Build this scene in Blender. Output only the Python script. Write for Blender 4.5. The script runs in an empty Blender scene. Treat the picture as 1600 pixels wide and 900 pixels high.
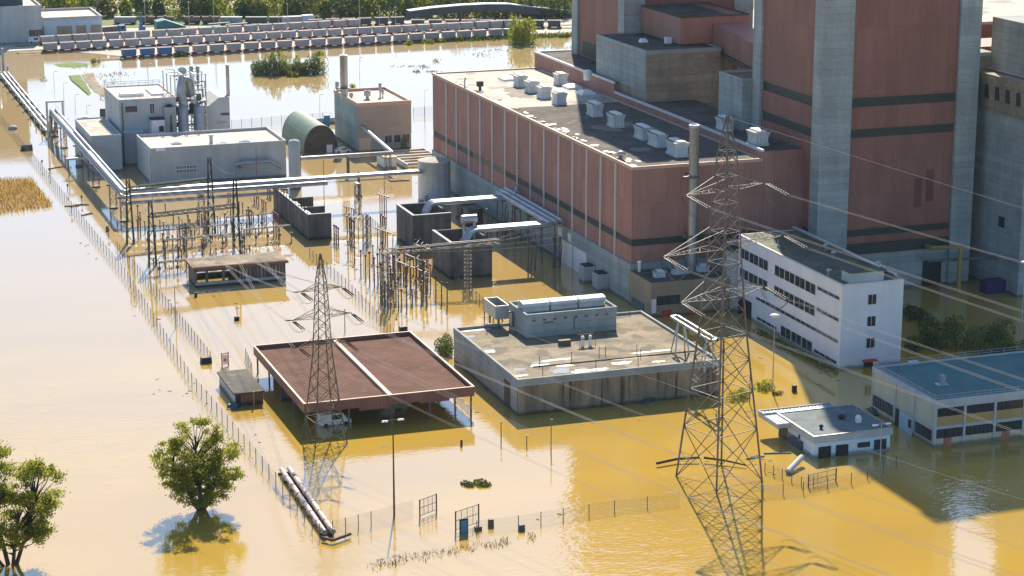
import bpy, bmesh, math, random
from mathutils import Vector, Matrix
random.seed(7)
C = bpy.context.scene.collection
# ---------------------------------------------------------------- camera, sky, sun
H = 100.0
PITCH, YAW, FPX = 14.2201, 19.3666, 3370.0
sc = bpy.context.scene
cam = bpy.data.cameras.new('camera'); cob = bpy.data.objects.new('camera', cam); C.objects.link(cob)
cob.location = (0, 0, H); cob.rotation_euler = (math.radians(90-PITCH), 0, math.radians(-YAW))
cam.sensor_width = 36; cam.lens = FPX/1600*36; cam.clip_start = 1; cam.clip_end = 20000
sc.camera = cob
SUN_EL, SUN_AZ = 41.0, 19.5          # azimuth measured clockwise from +Y
w = bpy.data.worlds.new('World'); sc.world = w; w.use_nodes = True
nt = w.node_tree; bgn = nt.nodes['Background']
sky = nt.nodes.new('ShaderNodeTexSky'); sky.sky_type = 'NISHITA'; sky.sun_disc = False
sky.sun_elevation = math.radians(SUN_EL); sky.sun_rotation = math.radians(SUN_AZ)
sky.air_density = 1.0; sky.dust_density = 0.5; sky.ozone_density = 4.5; sky.altitude = 200
nt.links.new(sky.outputs[0], bgn.inputs[0]); bgn.inputs[1].default_value = 0.102
sl = bpy.data.lights.new('sun', 'SUN'); so = bpy.data.objects.new('sun', sl); C.objects.link(so)
sl.energy = 5.0; sl.angle = math.radians(0.5); sl.color = (1.0, 0.89, 0.74)
e, a = math.radians(SUN_EL), math.radians(SUN_AZ)
sd = Vector((math.sin(a)*math.cos(e), math.cos(a)*math.cos(e), math.sin(e)))
so.rotation_euler = sd.to_track_quat('Z', 'Y').to_euler()
so.location = (0, 0, 300)
vs = sc.view_settings; vs.view_transform = 'Standard'; vs.look = 'None'; vs.exposure = 0.94; vs.gamma = 1
# ---------------------------------------------------------------- survey helpers: where a sight line meets the water or a wall plane
_p, _y = math.radians(PITCH), math.radians(YAW)
sp, cp, sy, cy = math.sin(_p), math.cos(_p), math.sin(_y), math.cos(_y)
def ray(x, y):
    u, v = x-800, y-450
    Y = FPX*cp-v*sp; Z = -(FPX*sp+v*cp)
    return (u*cy+Y*sy, -u*sy+Y*cy, Z)
def G(x, y, z=0.0):
    r = ray(x, y); t = (z-H)/r[2]; return Vector((r[0]*t, r[1]*t, z))
def HT(x, y, yt):
    g = G(x, y); d = g[0]*sy+g[1]*cy; v = yt-450
    return H + d*(-(FPX*sp+v*cp))/(FPX*cp-v*sp)
def GX(px, Y, py):
    r = ray(px, py); t = Y/r[1]; return Vector((r[0]*t, Y, H+r[2]*t))
def GY(px, X, py):
    r = ray(px, py); t = X/r[0]; return Vector((X, r[1]*t, H+r[2]*t))
# ---------------------------------------------------------------- materials
MATS = {}
def mat(name, col, rough=0.85, var=0.2, scale=0.6, streak=0.0, ribs=None, lines=None, bump=0.0, metal=0.0, transl=0.0, island=0.0, spec=0.3, tint=None, stain=None, wet=False):
    m = bpy.data.materials.new(name); m.use_nodes = True; MATS[name] = m
    N, L = m.node_tree.nodes, m.node_tree.links
    b = N['Principled BSDF']; b.inputs['Roughness'].default_value = rough; b.inputs['Metallic'].default_value = metal
    b.inputs['Specular IOR Level'].default_value = spec
    geo = N.new('ShaderNodeNewGeometry')
    def noise(sc_, det=4, vec=None):
        n = N.new('ShaderNodeTexNoise'); n.inputs['Scale'].default_value = sc_; n.inputs['Detail'].default_value = det
        L.new(vec if vec else geo.outputs['Position'], n.inputs['Vector']); return n.outputs['Fac']
    def mth(op, a_, b_=None):
        n = N.new('ShaderNodeMath'); n.operation = op
        for i, q in enumerate((a_, b_)):
            if q is None: continue
            if isinstance(q, (int, float)): n.inputs[i].default_value = q
            else: L.new(q, n.inputs[i])
        return n.outputs[0]
    def rng(v, a0, a1, b0, b1):
        n = N.new('ShaderNodeMapRange'); n.inputs[1].default_value = a0; n.inputs[2].default_value = a1
        n.inputs[3].default_value = b0; n.inputs[4].default_value = b1; L.new(v, n.inputs[0]); return n.outputs[0]
    f = rng(noise(scale, 6), 0.3, 0.7, 1-var, 1+var)
    if scale < 5: f = mth('MULTIPLY', f, rng(noise(scale*9, 3), 0.3, 0.7, 1-var*0.5, 1+var*0.5))
    hb = None
    sep = N.new('ShaderNodeSeparateXYZ'); L.new(geo.outputs['Position'], sep.inputs[0])
    along = mth('ADD', sep.outputs[0], sep.outputs[1])
    if streak:
        mp = N.new('ShaderNodeMapping'); mp.inputs['Scale'].default_value = (0.4, 0.4, 0.035); L.new(geo.outputs['Position'], mp.inputs[0])
        s = noise(1.3, 5, mp.outputs[0]); f = mth('MULTIPLY', f, rng(s, 0.35, 0.68, 1-streak, 1+streak*0.25))
    if ribs:                               # vertical profile of sheet cladding
        k = mth('SINE', mth('MULTIPLY', along, 2*math.pi/ribs)); hb = k
        f = mth('MULTIPLY', f, rng(k, -1, 1, 0.9, 1.05))
        seam = mth('GREATER_THAN', mth('FRACT', mth('MULTIPLY', sep.outputs[2], 1/6.2)), 0.985)
        f = mth('MULTIPLY', f, rng(seam, 0, 1, 1, 0.8))
        if ribs < 2:
            cell = N.new('ShaderNodeTexWhiteNoise'); cell.noise_dimensions = '2D'
            cb = N.new('ShaderNodeCombineXYZ'); L.new(mth('FLOOR', mth('MULTIPLY', along, 1/3.1)), cb.inputs[0]); L.new(mth('FLOOR', mth('MULTIPLY', sep.outputs[2], 1/6.2)), cb.inputs[1])
            L.new(cb.outputs[0], cell.inputs['Vector']); f = mth('MULTIPLY', f, rng(cell.outputs['Value'], 0, 1, 0.9, 1.07))
    if lines:                              # formwork joints of cast concrete
        fr = mth('FRACT', mth('MULTIPLY', sep.outputs[2], 1/lines)); j = mth('GREATER_THAN', fr, 0.94)
        f = mth('MULTIPLY', f, rng(j, 0, 1, 1, 0.74))
        wn = N.new('ShaderNodeTexWhiteNoise'); wn.noise_dimensions = '1D'; L.new(mth('FLOOR', mth('MULTIPLY', sep.outputs[2], 1/lines)), wn.inputs['W'])
        f = mth('MULTIPLY', f, rng(wn.outputs['Value'], 0, 1, 0.9, 1.07))
    if wet:                                # soaked band and silt line just above the flood
        zz = mth('ADD', sep.outputs[2], mth('MULTIPLY', noise(0.9, 3), -0.5)); f = mth('MULTIPLY', f, rng(zz, 0.05, 0.5, 0.38, 1.0))
    if island:
        f = mth('MULTIPLY', f, rng(geo.outputs['Random Per Island'], 0, 1, 1-island, 1+island))
    mx = N.new('ShaderNodeVectorMath'); mx.operation = 'SCALE'; mx.inputs[0].default_value = col[:3]; L.new(f, mx.inputs['Scale'])
    cout = mx.outputs[0]
    if stain:                              # (colour, scale, threshold): patches of dirt, moss or rust
        mp2 = N.new('ShaderNodeMapping'); mp2.inputs['Scale'].default_value = (1.6, 1.6, 0.12); L.new(geo.outputs['Position'], mp2.inputs[0])
        mk = rng(noise(stain[1], 5, mp2.outputs[0]), stain[2], stain[2]+0.08, 0, 0.85)
        mc = N.new('ShaderNodeMix'); mc.data_type = 'RGBA'; L.new(mk, mc.inputs[0]); L.new(cout, mc.inputs[6]); mc.inputs[7].default_value = (*stain[0], 1); cout = mc.outputs[2]
    if tint:                               # second colour by noise
        mk = rng(noise(tint[1], 4), 0.4, 0.6, 0, 1)
        mc = N.new('ShaderNodeMix'); mc.data_type = 'RGBA'; L.new(mk, mc.inputs[0]); L.new(cout, mc.inputs[6])
        m2 = N.new('ShaderNodeVectorMath'); m2.operation = 'SCALE'; m2.inputs[0].default_value = tint[0]; L.new(f, m2.inputs['Scale']); L.new(m2.outputs[0], mc.inputs[7]); cout = mc.outputs[2]
    L.new(cout, b.inputs['Base Color'])
    if bump or hb:
        bn = N.new('ShaderNodeBump'); bn.inputs['Strength'].default_value = 0.5; bn.inputs['Distance'].default_value = bump if bump else 0.05
        L.new(hb if hb else noise(scale*6, 4), bn.inputs['Height']); L.new(bn.outputs[0], b.inputs['Normal'])
    if transl:
        t = N.new('ShaderNodeBsdfTranslucent'); ms = N.new('ShaderNodeMixShader'); ms.inputs[0].default_value = transl
        t2 = N.new('ShaderNodeVectorMath'); t2.operation = 'MULTIPLY'; t2.inputs[1].default_value = (1.5, 1.35, 0.5); L.new(cout, t2.inputs[0])
        L.new(t2.outputs[0], t.inputs[0]); L.new(b.outputs[0], ms.inputs[1]); L.new(t.outputs[0], ms.inputs[2])
        L.new(ms.outputs[0], N['Material Output'].inputs[0])
    return m
RED = mat('red_cladding', (0.27, 0.122, 0.092), 0.6, 0.08, 0.12, ribs=0.55, streak=0.12)
REDH = mat('faded_red_cladding', (0.355, 0.176, 0.135), 0.6, 0.08, 0.12, ribs=0.55, streak=0.14)
CONC = mat('cast_concrete', (0.32, 0.355, 0.34), 0.9, 0.16, 0.18, streak=0.13, lines=1.25, wet=True)
CONCT = mat('tan_stained_concrete', (0.31, 0.26, 0.19), 0.9, 0.26, 0.15, streak=0.16, lines=1.6, wet=True)
CONCW = mat('weathered_wall', (0.33, 0.255, 0.165), 0.9, 0.18, 0.3, streak=0.5, stain=((0.055, 0.04, 0.03), 0.6, 0.555), wet=True)
CONCG = mat('grey_render', (0.43, 0.46, 0.46), 0.85, 0.07, 0.3, streak=0.12, wet=True)
DARKC = mat('sooty_concrete', (0.13, 0.125, 0.115), 0.9, 0.3, 0.5, streak=0.4, wet=True)
BANDG = mat('louvre_band', (0.035, 0.045, 0.04), 0.5, 0.2, 2)
BANDO = mat('olive_glazing_band', (0.15, 0.12, 0.07), 0.5, 0.25, 0.25)
ROOFL = mat('pale_roof_felt', (0.42, 0.39, 0.33), 0.9, 0.12, 0.15, stain=((0.25, 0.235, 0.2), 0.12, 0.56))
ROOFD = mat('dark_roof_felt', (0.095, 0.088, 0.075), 0.9, 0.3, 0.15, spec=0.15, stain=((0.16, 0.145, 0.12), 0.3, 0.57))
ROOFC = mat('worn_block_roof', (0.24, 0.20, 0.14), 0.9, 0.3, 0.2, spec=0.15, stain=((0.135, 0.12, 0.095), 0.16, 0.5))
ROOFP = mat('pink_gravel_roof', (0.55, 0.45, 0.38), 0.9, 0.1, 0.3)
ROOFT = mat('teal_roof_sheet', (0.07, 0.175, 0.17), 0.7, 0.14, 0.3)
ROOFM = mat('mossy_roof_felt', (0.11, 0.115, 0.08), 0.9, 0.25, 0.3, stain=((0.19, 0.17, 0.09), 0.2, 0.58))
TRIM = mat('light_metal_trim', (0.62, 0.60, 0.58), 0.4, 0.06, 1)
GALV = mat('galvanised_steel', (0.42, 0.43, 0.43), 0.42, 0.12, 1, metal=0.6)
DUCT = mat('aluminium_duct', (0.34, 0.36, 0.38), 0.45, 0.2, 0.8, metal=0.5)
STEEL = mat('pylon_steel', (0.125, 0.12, 0.115), 0.5, 0.2, 1.2, metal=0.35)
RUSTY = mat('weathered_pylon_steel', (0.13, 0.10, 0.065), 0.7, 0.2, 1.2, metal=0.2)
DGREEN = mat('dark_green_steel', (0.035, 0.05, 0.035), 0.6, 0.2, 1)
WIRE = mat('conductor', (0.26, 0.245, 0.23), 0.7, 0.05, 1, spec=0.15)
VENT = mat('vent_grey_white', (0.56, 0.60, 0.59), 0.55, 0.12, 0.7, streak=0.15)
GLASS = mat('window_glass', (0.03, 0.035, 0.04), 0.12, 0.3, 1, spec=0.5)
WHITE = mat('white_plaster', (0.72, 0.72, 0.72), 0.8, 0.05, 0.3, streak=0.07, wet=True)
WHITEM = mat('white_paint', (0.75, 0.75, 0.73), 0.45, 0.06, 0.8)
CREAM = mat('cream_panel', (0.53, 0.47, 0.33), 0.85, 0.06, 0.4, streak=0.12, wet=True)
YELLOW = mat('yellow_ochre_panel', (0.44, 0.30, 0.12), 0.85, 0.1, 0.4, streak=0.1)
BEIGE = mat('beige_brick', (0.31, 0.25, 0.17), 0.9, 0.1, 0.4, streak=0.1, wet=True)
LBLUE = mat('pale_blue_paint', (0.42, 0.54, 0.62), 0.6, 0.07, 0.6)
BROWN = mat('brown_sheet', (0.22, 0.10, 0.075), 0.6, 0.08, 0.5, ribs=0.5, wet=True)
BROOF = mat('brown_roof_sheet', (0.125, 0.068, 0.048), 0.9, 0.16, 0.4, spec=0.1, ribs=0.9, stain=((0.15, 0.08, 0.06), 0.35, 0.6))
PINKT = mat('faded_edge_trim', (0.50, 0.33, 0.25), 0.6, 0.06, 0.5)
INSUL = mat('red_insulator', (0.20, 0.045, 0.03), 0.35, 0.3, 1.5, spec=0.5)
STRING = mat('brown_porcelain', (0.06, 0.03, 0.02), 0.85, 0.2, 2, spec=0.08)
JUMP = mat('dark_jumper', (0.09, 0.085, 0.08), 0.85, 0.05, 1, spec=0.05)
DARK = mat('black_iron', (0.025, 0.025, 0.025), 0.6, 0.2, 1)
RUBBER = mat('rubber', (0.02, 0.02, 0.02), 0.8, 0.1, 2)
BLUE = mat('blue_paint', (0.04, 0.16, 0.34), 0.5, 0.1, 1)
WGREY = mat('wagon_grey', (0.34, 0.35, 0.36), 0.6, 0.14, 0.8, streak=0.15)
WDARK = mat('wagon_dark', (0.06, 0.08, 0.09), 0.6, 0.15, 0.8)
TEAL = mat('teal_paint', (0.03, 0.17, 0.17), 0.55, 0.12, 0.8)
TANKR = mat('brown_tank', (0.16, 0.11, 0.085), 0.55, 0.15, 0.8)
GREENS = mat('green_sheet', (0.14, 0.20, 0.15), 0.6, 0.12, 0.4, ribs=0.6)
BRICKD = mat('dark_brick', (0.10, 0.085, 0.065), 0.85, 0.2, 0.6)
REDP = mat('red_paint', (0.42, 0.06, 0.04), 0.5, 0.1, 1)
YELP = mat('yellow_pipe_paint', (0.30, 0.22, 0.07), 0.5, 0.08, 1)
PURPLE = mat('purple_container_paint', (0.04, 0.03, 0.10), 0.5, 0.1, 1)
WOOD = mat('wet_wood', (0.07, 0.04, 0.025), 0.8, 0.25, 2)
BARK = mat('bark', (0.06, 0.045, 0.03), 0.9, 0.25, 2)
LEAF = mat('poplar_leaf', (0.19, 0.225, 0.03), 0.5, 0.2, 0.5, transl=0.55, island=0.35)
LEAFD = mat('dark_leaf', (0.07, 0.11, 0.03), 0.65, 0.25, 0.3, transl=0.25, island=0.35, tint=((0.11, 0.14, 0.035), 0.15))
LEAFF = mat('forest_leaf', (0.07, 0.12, 0.04), 0.7, 0.35, 0.06, transl=0.4, island=0.4, tint=((0.17, 0.19, 0.05), 0.05))
GRASS = mat('bank_grass', (0.10, 0.16, 0.03), 0.9, 0.25, 0.4)
MUD = mat('bank_mud', (0.22, 0.18, 0.12), 0.9, 0.3, 0.4)
CORN = mat('dry_maize', (0.40, 0.29, 0.15), 0.85, 0.25, 0.5, island=0.4, transl=0.25)
REED = mat('dry_weed', (0.27, 0.23, 0.13), 0.85, 0.2, 0.8, island=0.4)
LAND = mat('yard_gravel', (0.46, 0.41, 0.33), 0.95, 0.22, 0.05, stain=((0.16, 0.16, 0.07), 0.03, 0.58))
FIELD = mat('meadow', (0.12, 0.15, 0.045), 0.95, 0.3, 0.02, tint=((0.22, 0.22, 0.09), 0.012))
CONVEY = mat('conveyor_sheet', (0.07, 0.075, 0.075), 0.7, 0.12, 0.2)
def mesh_mat():                            # chain-link: mostly holes
    m = bpy.data.materials.new('chain_link'); m.use_nodes = True; N, L = m.node_tree.nodes, m.node_tree.links
    b = N['Principled BSDF']; b.inputs['Base Color'].default_value = (0.2, 0.2, 0.19, 1); b.inputs['Roughness'].default_value = 0.6
    t = N.new('ShaderNodeBsdfTransparent'); s = N.new('ShaderNodeMixShader'); s.inputs[0].default_value = 0.14
    L.new(t.outputs[0], s.inputs[1]); L.new(b.outputs[0], s.inputs[2]); L.new(s.outputs[0], N['Material Output'].inputs[0]); return m
LINK = mesh_mat()
def water_mat():
    m = bpy.data.materials.new('flood_water'); m.use_nodes = True; N, L = m.node_tree.nodes, m.node_tree.links
    b = N['Principled BSDF']; b.inputs['Roughness'].default_value = 0.03; b.inputs['IOR'].default_value = 2.7
    geo = N.new('ShaderNodeNewGeometry')
    def noise(s, d, sx=1, sy_=1, rot=0):
        mp = N.new('ShaderNodeMapping'); mp.inputs['Scale'].default_value = (sx, sy_, 1); mp.inputs['Rotation'].default_value = (0, 0, rot); L.new(geo.outputs['Position'], mp.inputs[0])
        n = N.new('ShaderNodeTexNoise'); n.inputs['Scale'].default_value = s; n.inputs['Detail'].default_value = d; L.new(mp.outputs[0], n.inputs['Vector']); return n.outputs['Fac']
    def rng(v, a0, a1, b0, b1):
        n = N.new('ShaderNodeMapRange'); n.inputs[1].default_value = a0; n.inputs[2].default_value = a1
        n.inputs[3].default_value = b0; n.inputs[4].default_value = b1; L.new(v, n.inputs[0]); return n.outputs[0]
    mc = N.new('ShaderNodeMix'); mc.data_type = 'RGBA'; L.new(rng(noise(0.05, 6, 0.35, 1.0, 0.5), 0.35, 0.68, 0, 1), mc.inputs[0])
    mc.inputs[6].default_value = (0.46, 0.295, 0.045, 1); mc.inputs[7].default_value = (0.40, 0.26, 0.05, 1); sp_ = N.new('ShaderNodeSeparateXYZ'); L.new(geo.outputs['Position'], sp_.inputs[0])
    md = N.new('ShaderNodeMix'); md.data_type = 'RGBA'; L.new(rng(sp_.outputs[1], 310, 460, 0, 1), md.inputs[0]); L.new(mc.outputs[2], md.inputs[6]); md.inputs[7].default_value = (0.38, 0.275, 0.125, 1)  # far water shifts to tan, standing in for hazy reflections
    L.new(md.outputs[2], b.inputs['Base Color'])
    def mth(op, p, q):
        n = N.new('ShaderNodeMath'); n.operation = op
        for i, v in enumerate((p, q)):
            if isinstance(v, (int, float)): n.inputs[i].default_value = v
            else: L.new(v, n.inputs[i])
        return n.outputs[0]
    rip = noise(1.5, 3, 0.55, 1.0, 0.34)
    swell = noise(0.33, 3, 0.5, 1.0, 0.34)
    sep = N.new('ShaderNodeSeparateXYZ'); L.new(geo.outputs['Position'], sep.inputs[0])
    calm = rng(noise(0.018, 2), 0.42, 0.62, 0.15, 1.0)                 # wind patches
    near = rng(sep.outputs[1], 240, 420, 1.0, 0.22)                    # sheltered between the buildings
    amp = mth('MULTIPLY', calm, near)
    h = mth('MULTIPLY', mth('ADD', mth('MULTIPLY', rip, 0.62), swell), amp)
    bn = N.new('ShaderNodeBump'); bn.inputs['Strength'].default_value = 1.0; bn.inputs['Distance'].default_value = 0.11; L.new(h, bn.inputs['Height'])
    L.new(bn.outputs[0], b.inputs['Normal']); return m
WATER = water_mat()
# ---------------------------------------------------------------- mesh builder
ORG = {}
def rootof(o):
    while o.parent: o = o.parent
    return o
class MB:
    def __init__(s): s.v = []; s.f = []; s.sm = []
    def add(s, vs_, fs, smooth=False):
        n = len(s.v); s.v += [tuple(q) for q in vs_]; s.f += [[i+n for i in f] for f in fs]; s.sm += [smooth]*len(fs); return s
    def box(s, x0, x1, y0, y1, z0, z1):
        return s.add([(x0,y0,z0),(x1,y0,z0),(x1,y1,z0),(x0,y1,z0),(x0,y0,z1),(x1,y0,z1),(x1,y1,z1),(x0,y1,z1)],
                     [(0,3,2,1),(4,5,6,7),(0,1,5,4),(1,2,6,5),(2,3,7,6),(3,0,4,7)])
    def frus(s, x0, x1, y0, y1, z0, z1, gx, gy):   # box whose top grows by gx, gy on each side
        return s.add([(x0,y0,z0),(x1,y0,z0),(x1,y1,z0),(x0,y1,z0),(x0-gx,y0-gy,z1),(x1+gx,y0-gy,z1),(x1+gx,y1+gy,z1),(x0-gx,y1+gy,z1)],
                     [(0,3,2,1),(4,5,6,7),(0,1,5,4),(1,2,6,5),(2,3,7,6),(3,0,4,7)])
    def ring(s, x0, x1, y0, y1, z0, z1, t):         # parapet
        s.box(x0, x1, y0, y0+t, z0, z1); s.box(x0, x1, y1-t, y1, z0, z1)
        s.box(x0, x0+t, y0+t, y1-t, z0, z1); return s.box(x1-t, x1, y0+t, y1-t, z0, z1)
    def tube(s, pts, r, n=6, r2=None, cap=True):
        pts = [Vector(q) for q in pts]; k = len(pts); rings = []
        for i, q in enumerate(pts):
            d = (pts[min(i+1, k-1)]-pts[max(i-1, 0)]).normalized()
            u = d.orthogonal().normalized() if i == 0 else (u-d*u.dot(d)).normalized()
            wv = d.cross(u); rr = r if r2 is None else r+(r2-r)*i/(k-1)
            rings.append([q+(u*math.cos(2*math.pi*j/n)+wv*math.sin(2*math.pi*j/n))*rr for j in range(n)])
        vs_ = [p for rg in rings for p in rg]
        fs = [(i*n+j, i*n+(j+1) % n, (i+1)*n+(j+1) % n, (i+1)*n+j) for i in range(k-1) for j in range(n)]
        s.add(vs_, fs, n > 4)
        if cap: s.add(rings[0], [tuple(range(n))[::-1]]); s.add(rings[-1], [tuple(range(n))])
        return s
    def bar(s, p, q, w_): return s.tube([p, q], w_*0.7071, 4, cap=False)
    def lathe(s, c, prof, n=20):
        vs_ = [(c[0]+r*math.cos(2*math.pi*j/n), c[1]+r*math.sin(2*math.pi*j/n), c[2]+z) for r, z in prof for j in range(n)]
        k = len(prof); fs = [(i*n+j, i*n+(j+1) % n, (i+1)*n+(j+1) % n, (i+1)*n+j) for i in range(k-1) for j in range(n)]
        return s.add(vs_, fs, True)
    def prism(s, prof, axis, a0, a1):               # profile (u,z) extruded along axis 'x' or 'y'
        n = len(prof)
        P = (lambda u, z, t: (t, u, z)) if axis == 'x' else (lambda u, z, t: (u, t, z))
        vs_ = [P(u, z, a0) for u, z in prof]+[P(u, z, a1) for u, z in prof]
        return s.add(vs_, [tuple(range(n)), tuple(range(2*n-1, n-1, -1))]+[(i, i+n, (i+1) % n+n, (i+1) % n) for i in range(n)])
    def quad(s, a_, b_, c_, d_): return s.add([a_, b_, c_, d_], [(0, 1, 2, 3)])
    def build(s, name, m, parent=None, local=False):
        me = bpy.data.meshes.new(name); off = Vector((0, 0, 0))
        if parent is not None and not local: off = ORG.get(rootof(parent).name, off)
        me.from_pydata([(x-off[0], y-off[1], z-off[2]) for x, y, z in s.v], [], s.f)
        me.polygons.foreach_set('use_smooth', s.sm); me.materials.append(m); me.update()
        if not name.startswith(('crown', 'water')):
            bm = bmesh.new(); bm.from_mesh(me); bmesh.ops.recalc_face_normals(bm, faces=bm.faces); bm.to_mesh(me); bm.free()
        o = bpy.data.objects.new(name, me); C.objects.link(o)
        if parent is not None: o.parent = parent
        return o
def tag(o, label=None, cat=None, group=None, kind=None):
    if label: o['label'] = label
    if cat: o['category'] = cat
    if group: o['group'] = group
    if kind: o['kind'] = kind
    return o
def thing(name, loc, label, cat, group=None, rz=0.0):
    o = bpy.data.objects.new(name, None); C.objects.link(o); o.location = loc; o.rotation_euler = (0, 0, rz); o.empty_display_size = 0.5
    ORG[o.name] = Vector(loc); return tag(o, label, cat, group)
def kids(o): return [c for c in bpy.data.objects if c.parent == o]
def copy_tree(o, tree=None):
    if tree is None: tree = [(c, [d for d in kids(c)]) for c in kids(o)]
    r = o.copy(); C.objects.link(r)
    for c, ds in tree:
        k = c.copy(); C.objects.link(k); k.parent = r
        for d in ds: q = d.copy(); C.objects.link(q); q.parent = k
    return r
def treeof(o): return [(c, [d for d in kids(c)]) for c in kids(o)]
ORD = ['first','second','third','fourth','fifth','sixth','seventh','eighth','ninth','tenth','eleventh','twelfth','thirteenth','fourteenth','fifteenth','sixteenth','seventeenth','eighteenth','nineteenth','twentieth']
def nth(i):
    if i < 20: return ORD[i]
    if i >= 99: return 'hundred and '+nth(i-100) if i > 99 else 'hundredth'
    t = ['twenty','thirty','forty','fifty','sixty','seventy','eighty','ninety'][(i+1)//10-2]; u = (i+1) % 10
    return (t+'-'+ORD[u-1]) if u else {'twenty':'twentieth','thirty':'thirtieth','forty':'fortieth','fifty':'fiftieth','sixty':'sixtieth'}.get(t, t+'th')
def windows(root, face, pos, a0, a1, z0, z1, n, frame=TRIM, gap=0.12, glass=GLASS, d=0.03):
    """n window parts along a wall; face 'y-' has pos=Y and a=X, face 'x-' has pos=X and a=Y"""
    wdt = (a1-a0)/n
    for i in range(n):
        p, q = a0+i*wdt+gap/2, a0+(i+1)*wdt-gap/2
        g = MB(); f = MB(); t = 0.07
        for bx, mm, dd in ((g, (p, q, z0, z1), d),):
            if face == 'y-': bx.box(p, q, pos-dd, pos+0.05, z0, z1)
            else: bx.box(pos-dd, pos+0.05, p, q, z0, z1)
        for (c0, c1, e0, e1) in ((p-t, p, z0-t, z1+t), (q, q+t, z0-t, z1+t), (p, q, z1, z1+t), (p, q, z0-t, z0), ((p+q)/2-0.03, (p+q)/2+0.03, z0, z1)):
            if face == 'y-': f.box(c0, c1, pos-d-0.05, pos+0.02, e0, e1)
            else: f.box(pos-d-0.05, pos+0.02, c0, c1, e0, e1)
        o = g.build('window', glass, root); f.build('frame', frame, o)
# ================================================================ SETTING
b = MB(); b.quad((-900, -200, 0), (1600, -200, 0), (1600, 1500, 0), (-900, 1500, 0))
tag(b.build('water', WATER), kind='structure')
# land that rises out of the flood behind the front train
shore = [G(-500, 86), G(0, 82), G(75, 78), G(190, 89), G(360, 80), G(520, 70), G(690, 61), G(800, 57), G(890, 54), G(1300, 40)]
b = MB()
fr = [(p.x, p.y+0.6, -0.6) for p in shore]; up = [(p.x, p.y+1.4, 0.12) for p in shore]; bk = [(p.x*1.0, p.y+75, 0.22) for p in shore]; fa = [(p.x*1.15, p.y+160, 0.5) for p in shore]
for r0, r1 in ((fr, up), (up, bk), (bk, fa)):
    for i in range(len(shore)-1): b.quad(r0[i], r0[i+1], r1[i+1], r1[i])
tag(b.build('yard_ground', LAND), kind='structure')
b = MB(); b.quad((-880, 870, 0.34), (1580, 640, 0.34), (1580, 1490, 0.6), (-880, 1490, 0.6))
tag(b.build('meadow', FIELD), kind='structure')
# flooded causeway edge with its strip of grass
def strip(name, pts, z, m, kind='structure'):
    bb = MB(); g = [G(*p) for p in pts]; n = len(g)
    cx = sum((p.x for p in g))/n; cy_ = sum((p.y for p in g))/n
    bb.add([(p.x, p.y, -0.05) for p in g]+[((p.x*0.8+cx*0.2), (p.y*0.8+cy_*0.2), z) for p in g]+[(cx, cy_, z+0.1)], [(i, (i+1) % n, (i+1) % n+n, i+n) for i in range(n)]+[(i+n, (i+1) % n+n, 2*n) for i in range(n)])
    return tag(bb.build(name, m), kind=kind)
strip('bank', [(106, 118), (124, 116), (133, 128), (143, 146), (139, 151), (122, 136), (110, 126)], 0.35, GRASS)
strip('bank', [(124, 116), (146, 112), (150, 124), (161, 138), (168, 150), (160, 152), (146, 144), (134, 128)], 0.12, MUD)
strip('bank', [(82, 101), (108, 97), (138, 99), (140, 104), (116, 106), (92, 105)], 0.15, GRASS)
LIME = mat('bleached_felt', (0.66, 0.60, 0.52), 0.6, 0.12, 1.2)
ROOFD2 = mat('patched_roof_felt', (0.19, 0.165, 0.13), 0.85, 0.3, 0.4)
def blob(cx, cy_, z, rx, ry, m, n=16, seed=0):
    r_ = random.Random(seed); vs_ = []
    for i in range(n):
        t = 2*math.pi*i/n; k = r_.uniform(.6, 1.15); vs_.append((cx+rx*k*math.cos(t), cy_+ry*k*math.sin(t), z))
    b = MB(); b.add(vs_+[(cx, cy_, z)], [(i, (i+1) % n, n) for i in range(n)]); return b
# ================================================================ TURBINE HALL
X0, X1, Y0, Y1, HZ = 147.6, 173.5, 354.2, 475.5, 25.1
hall = thing('turbine_hall', (X0, Y0, 0), 'long flat roofed hall clad in faded red sheet with a row of roof vents', 'industrial hall')
MB().box(X0-0.35, X1, Y0-0.35, Y1, -2, 7.5).build('base_wall', CONC, hall)
MB().box(X0, X1, Y0, Y1, 7.5, 10.7).box(X0, X1, Y0, Y1, 12.0, HZ).build('cladding', REDH, hall)
MB().box(X0+0.06, X1, Y0+0.06, Y1, 10.7, 12.0).build('glazing_band', BANDG, hall)
MB().box(X0+0.02, X0+0.5, 425, 446, 10.72, 11.98).build('glazing_panel', BANDO, hall)
b = MB().box(X0+0.3, X1-0.2, 424, Y1-0.3, HZ, HZ+0.06); b.build('pale_roof', ROOFL, hall)
b = MB().box(X0+0.3, X1-0.2, Y0+0.3, 424, HZ, HZ+0.055); b.build('dark_roof', ROOFD, hall)
MB().ring(X0-0.1, X1+0.02, Y0-0.1, Y1+0.1, HZ-0.25, HZ+0.35, 0.42).build('parapet_cap', PINKT, hall)
for px in (698, 714, 733, 751, 770, 790, 809, 830, 851, 874, 896, 918, 940, 963):
    yy = GY(px, X0, 118+0.474*(px-680))[1]
    MB().box(X0-0.28, X0, yy-0.13, yy+0.13, 6.0, HZ-0.3).build('downpipe', TRIM, hall)
for ya, yb in ((GY(916, X0-.4, 440)[1], GY(896, X0-.4, 430)[1]), (GY(894, X0-.4, 430)[1], GY(875, X0-.4, 420)[1])):
    MB().box(X0-0.5, X0-0.3, ya, yb, -1, 4.6).build('door', WHITEM, hall)
for ya, yb in ((389, 391.2), (384, 385.6)): MB().box(X0-0.48, X0-0.3, ya, yb, 5.1, 6.7).build('wall_panel', WHITEM, hall)
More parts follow.
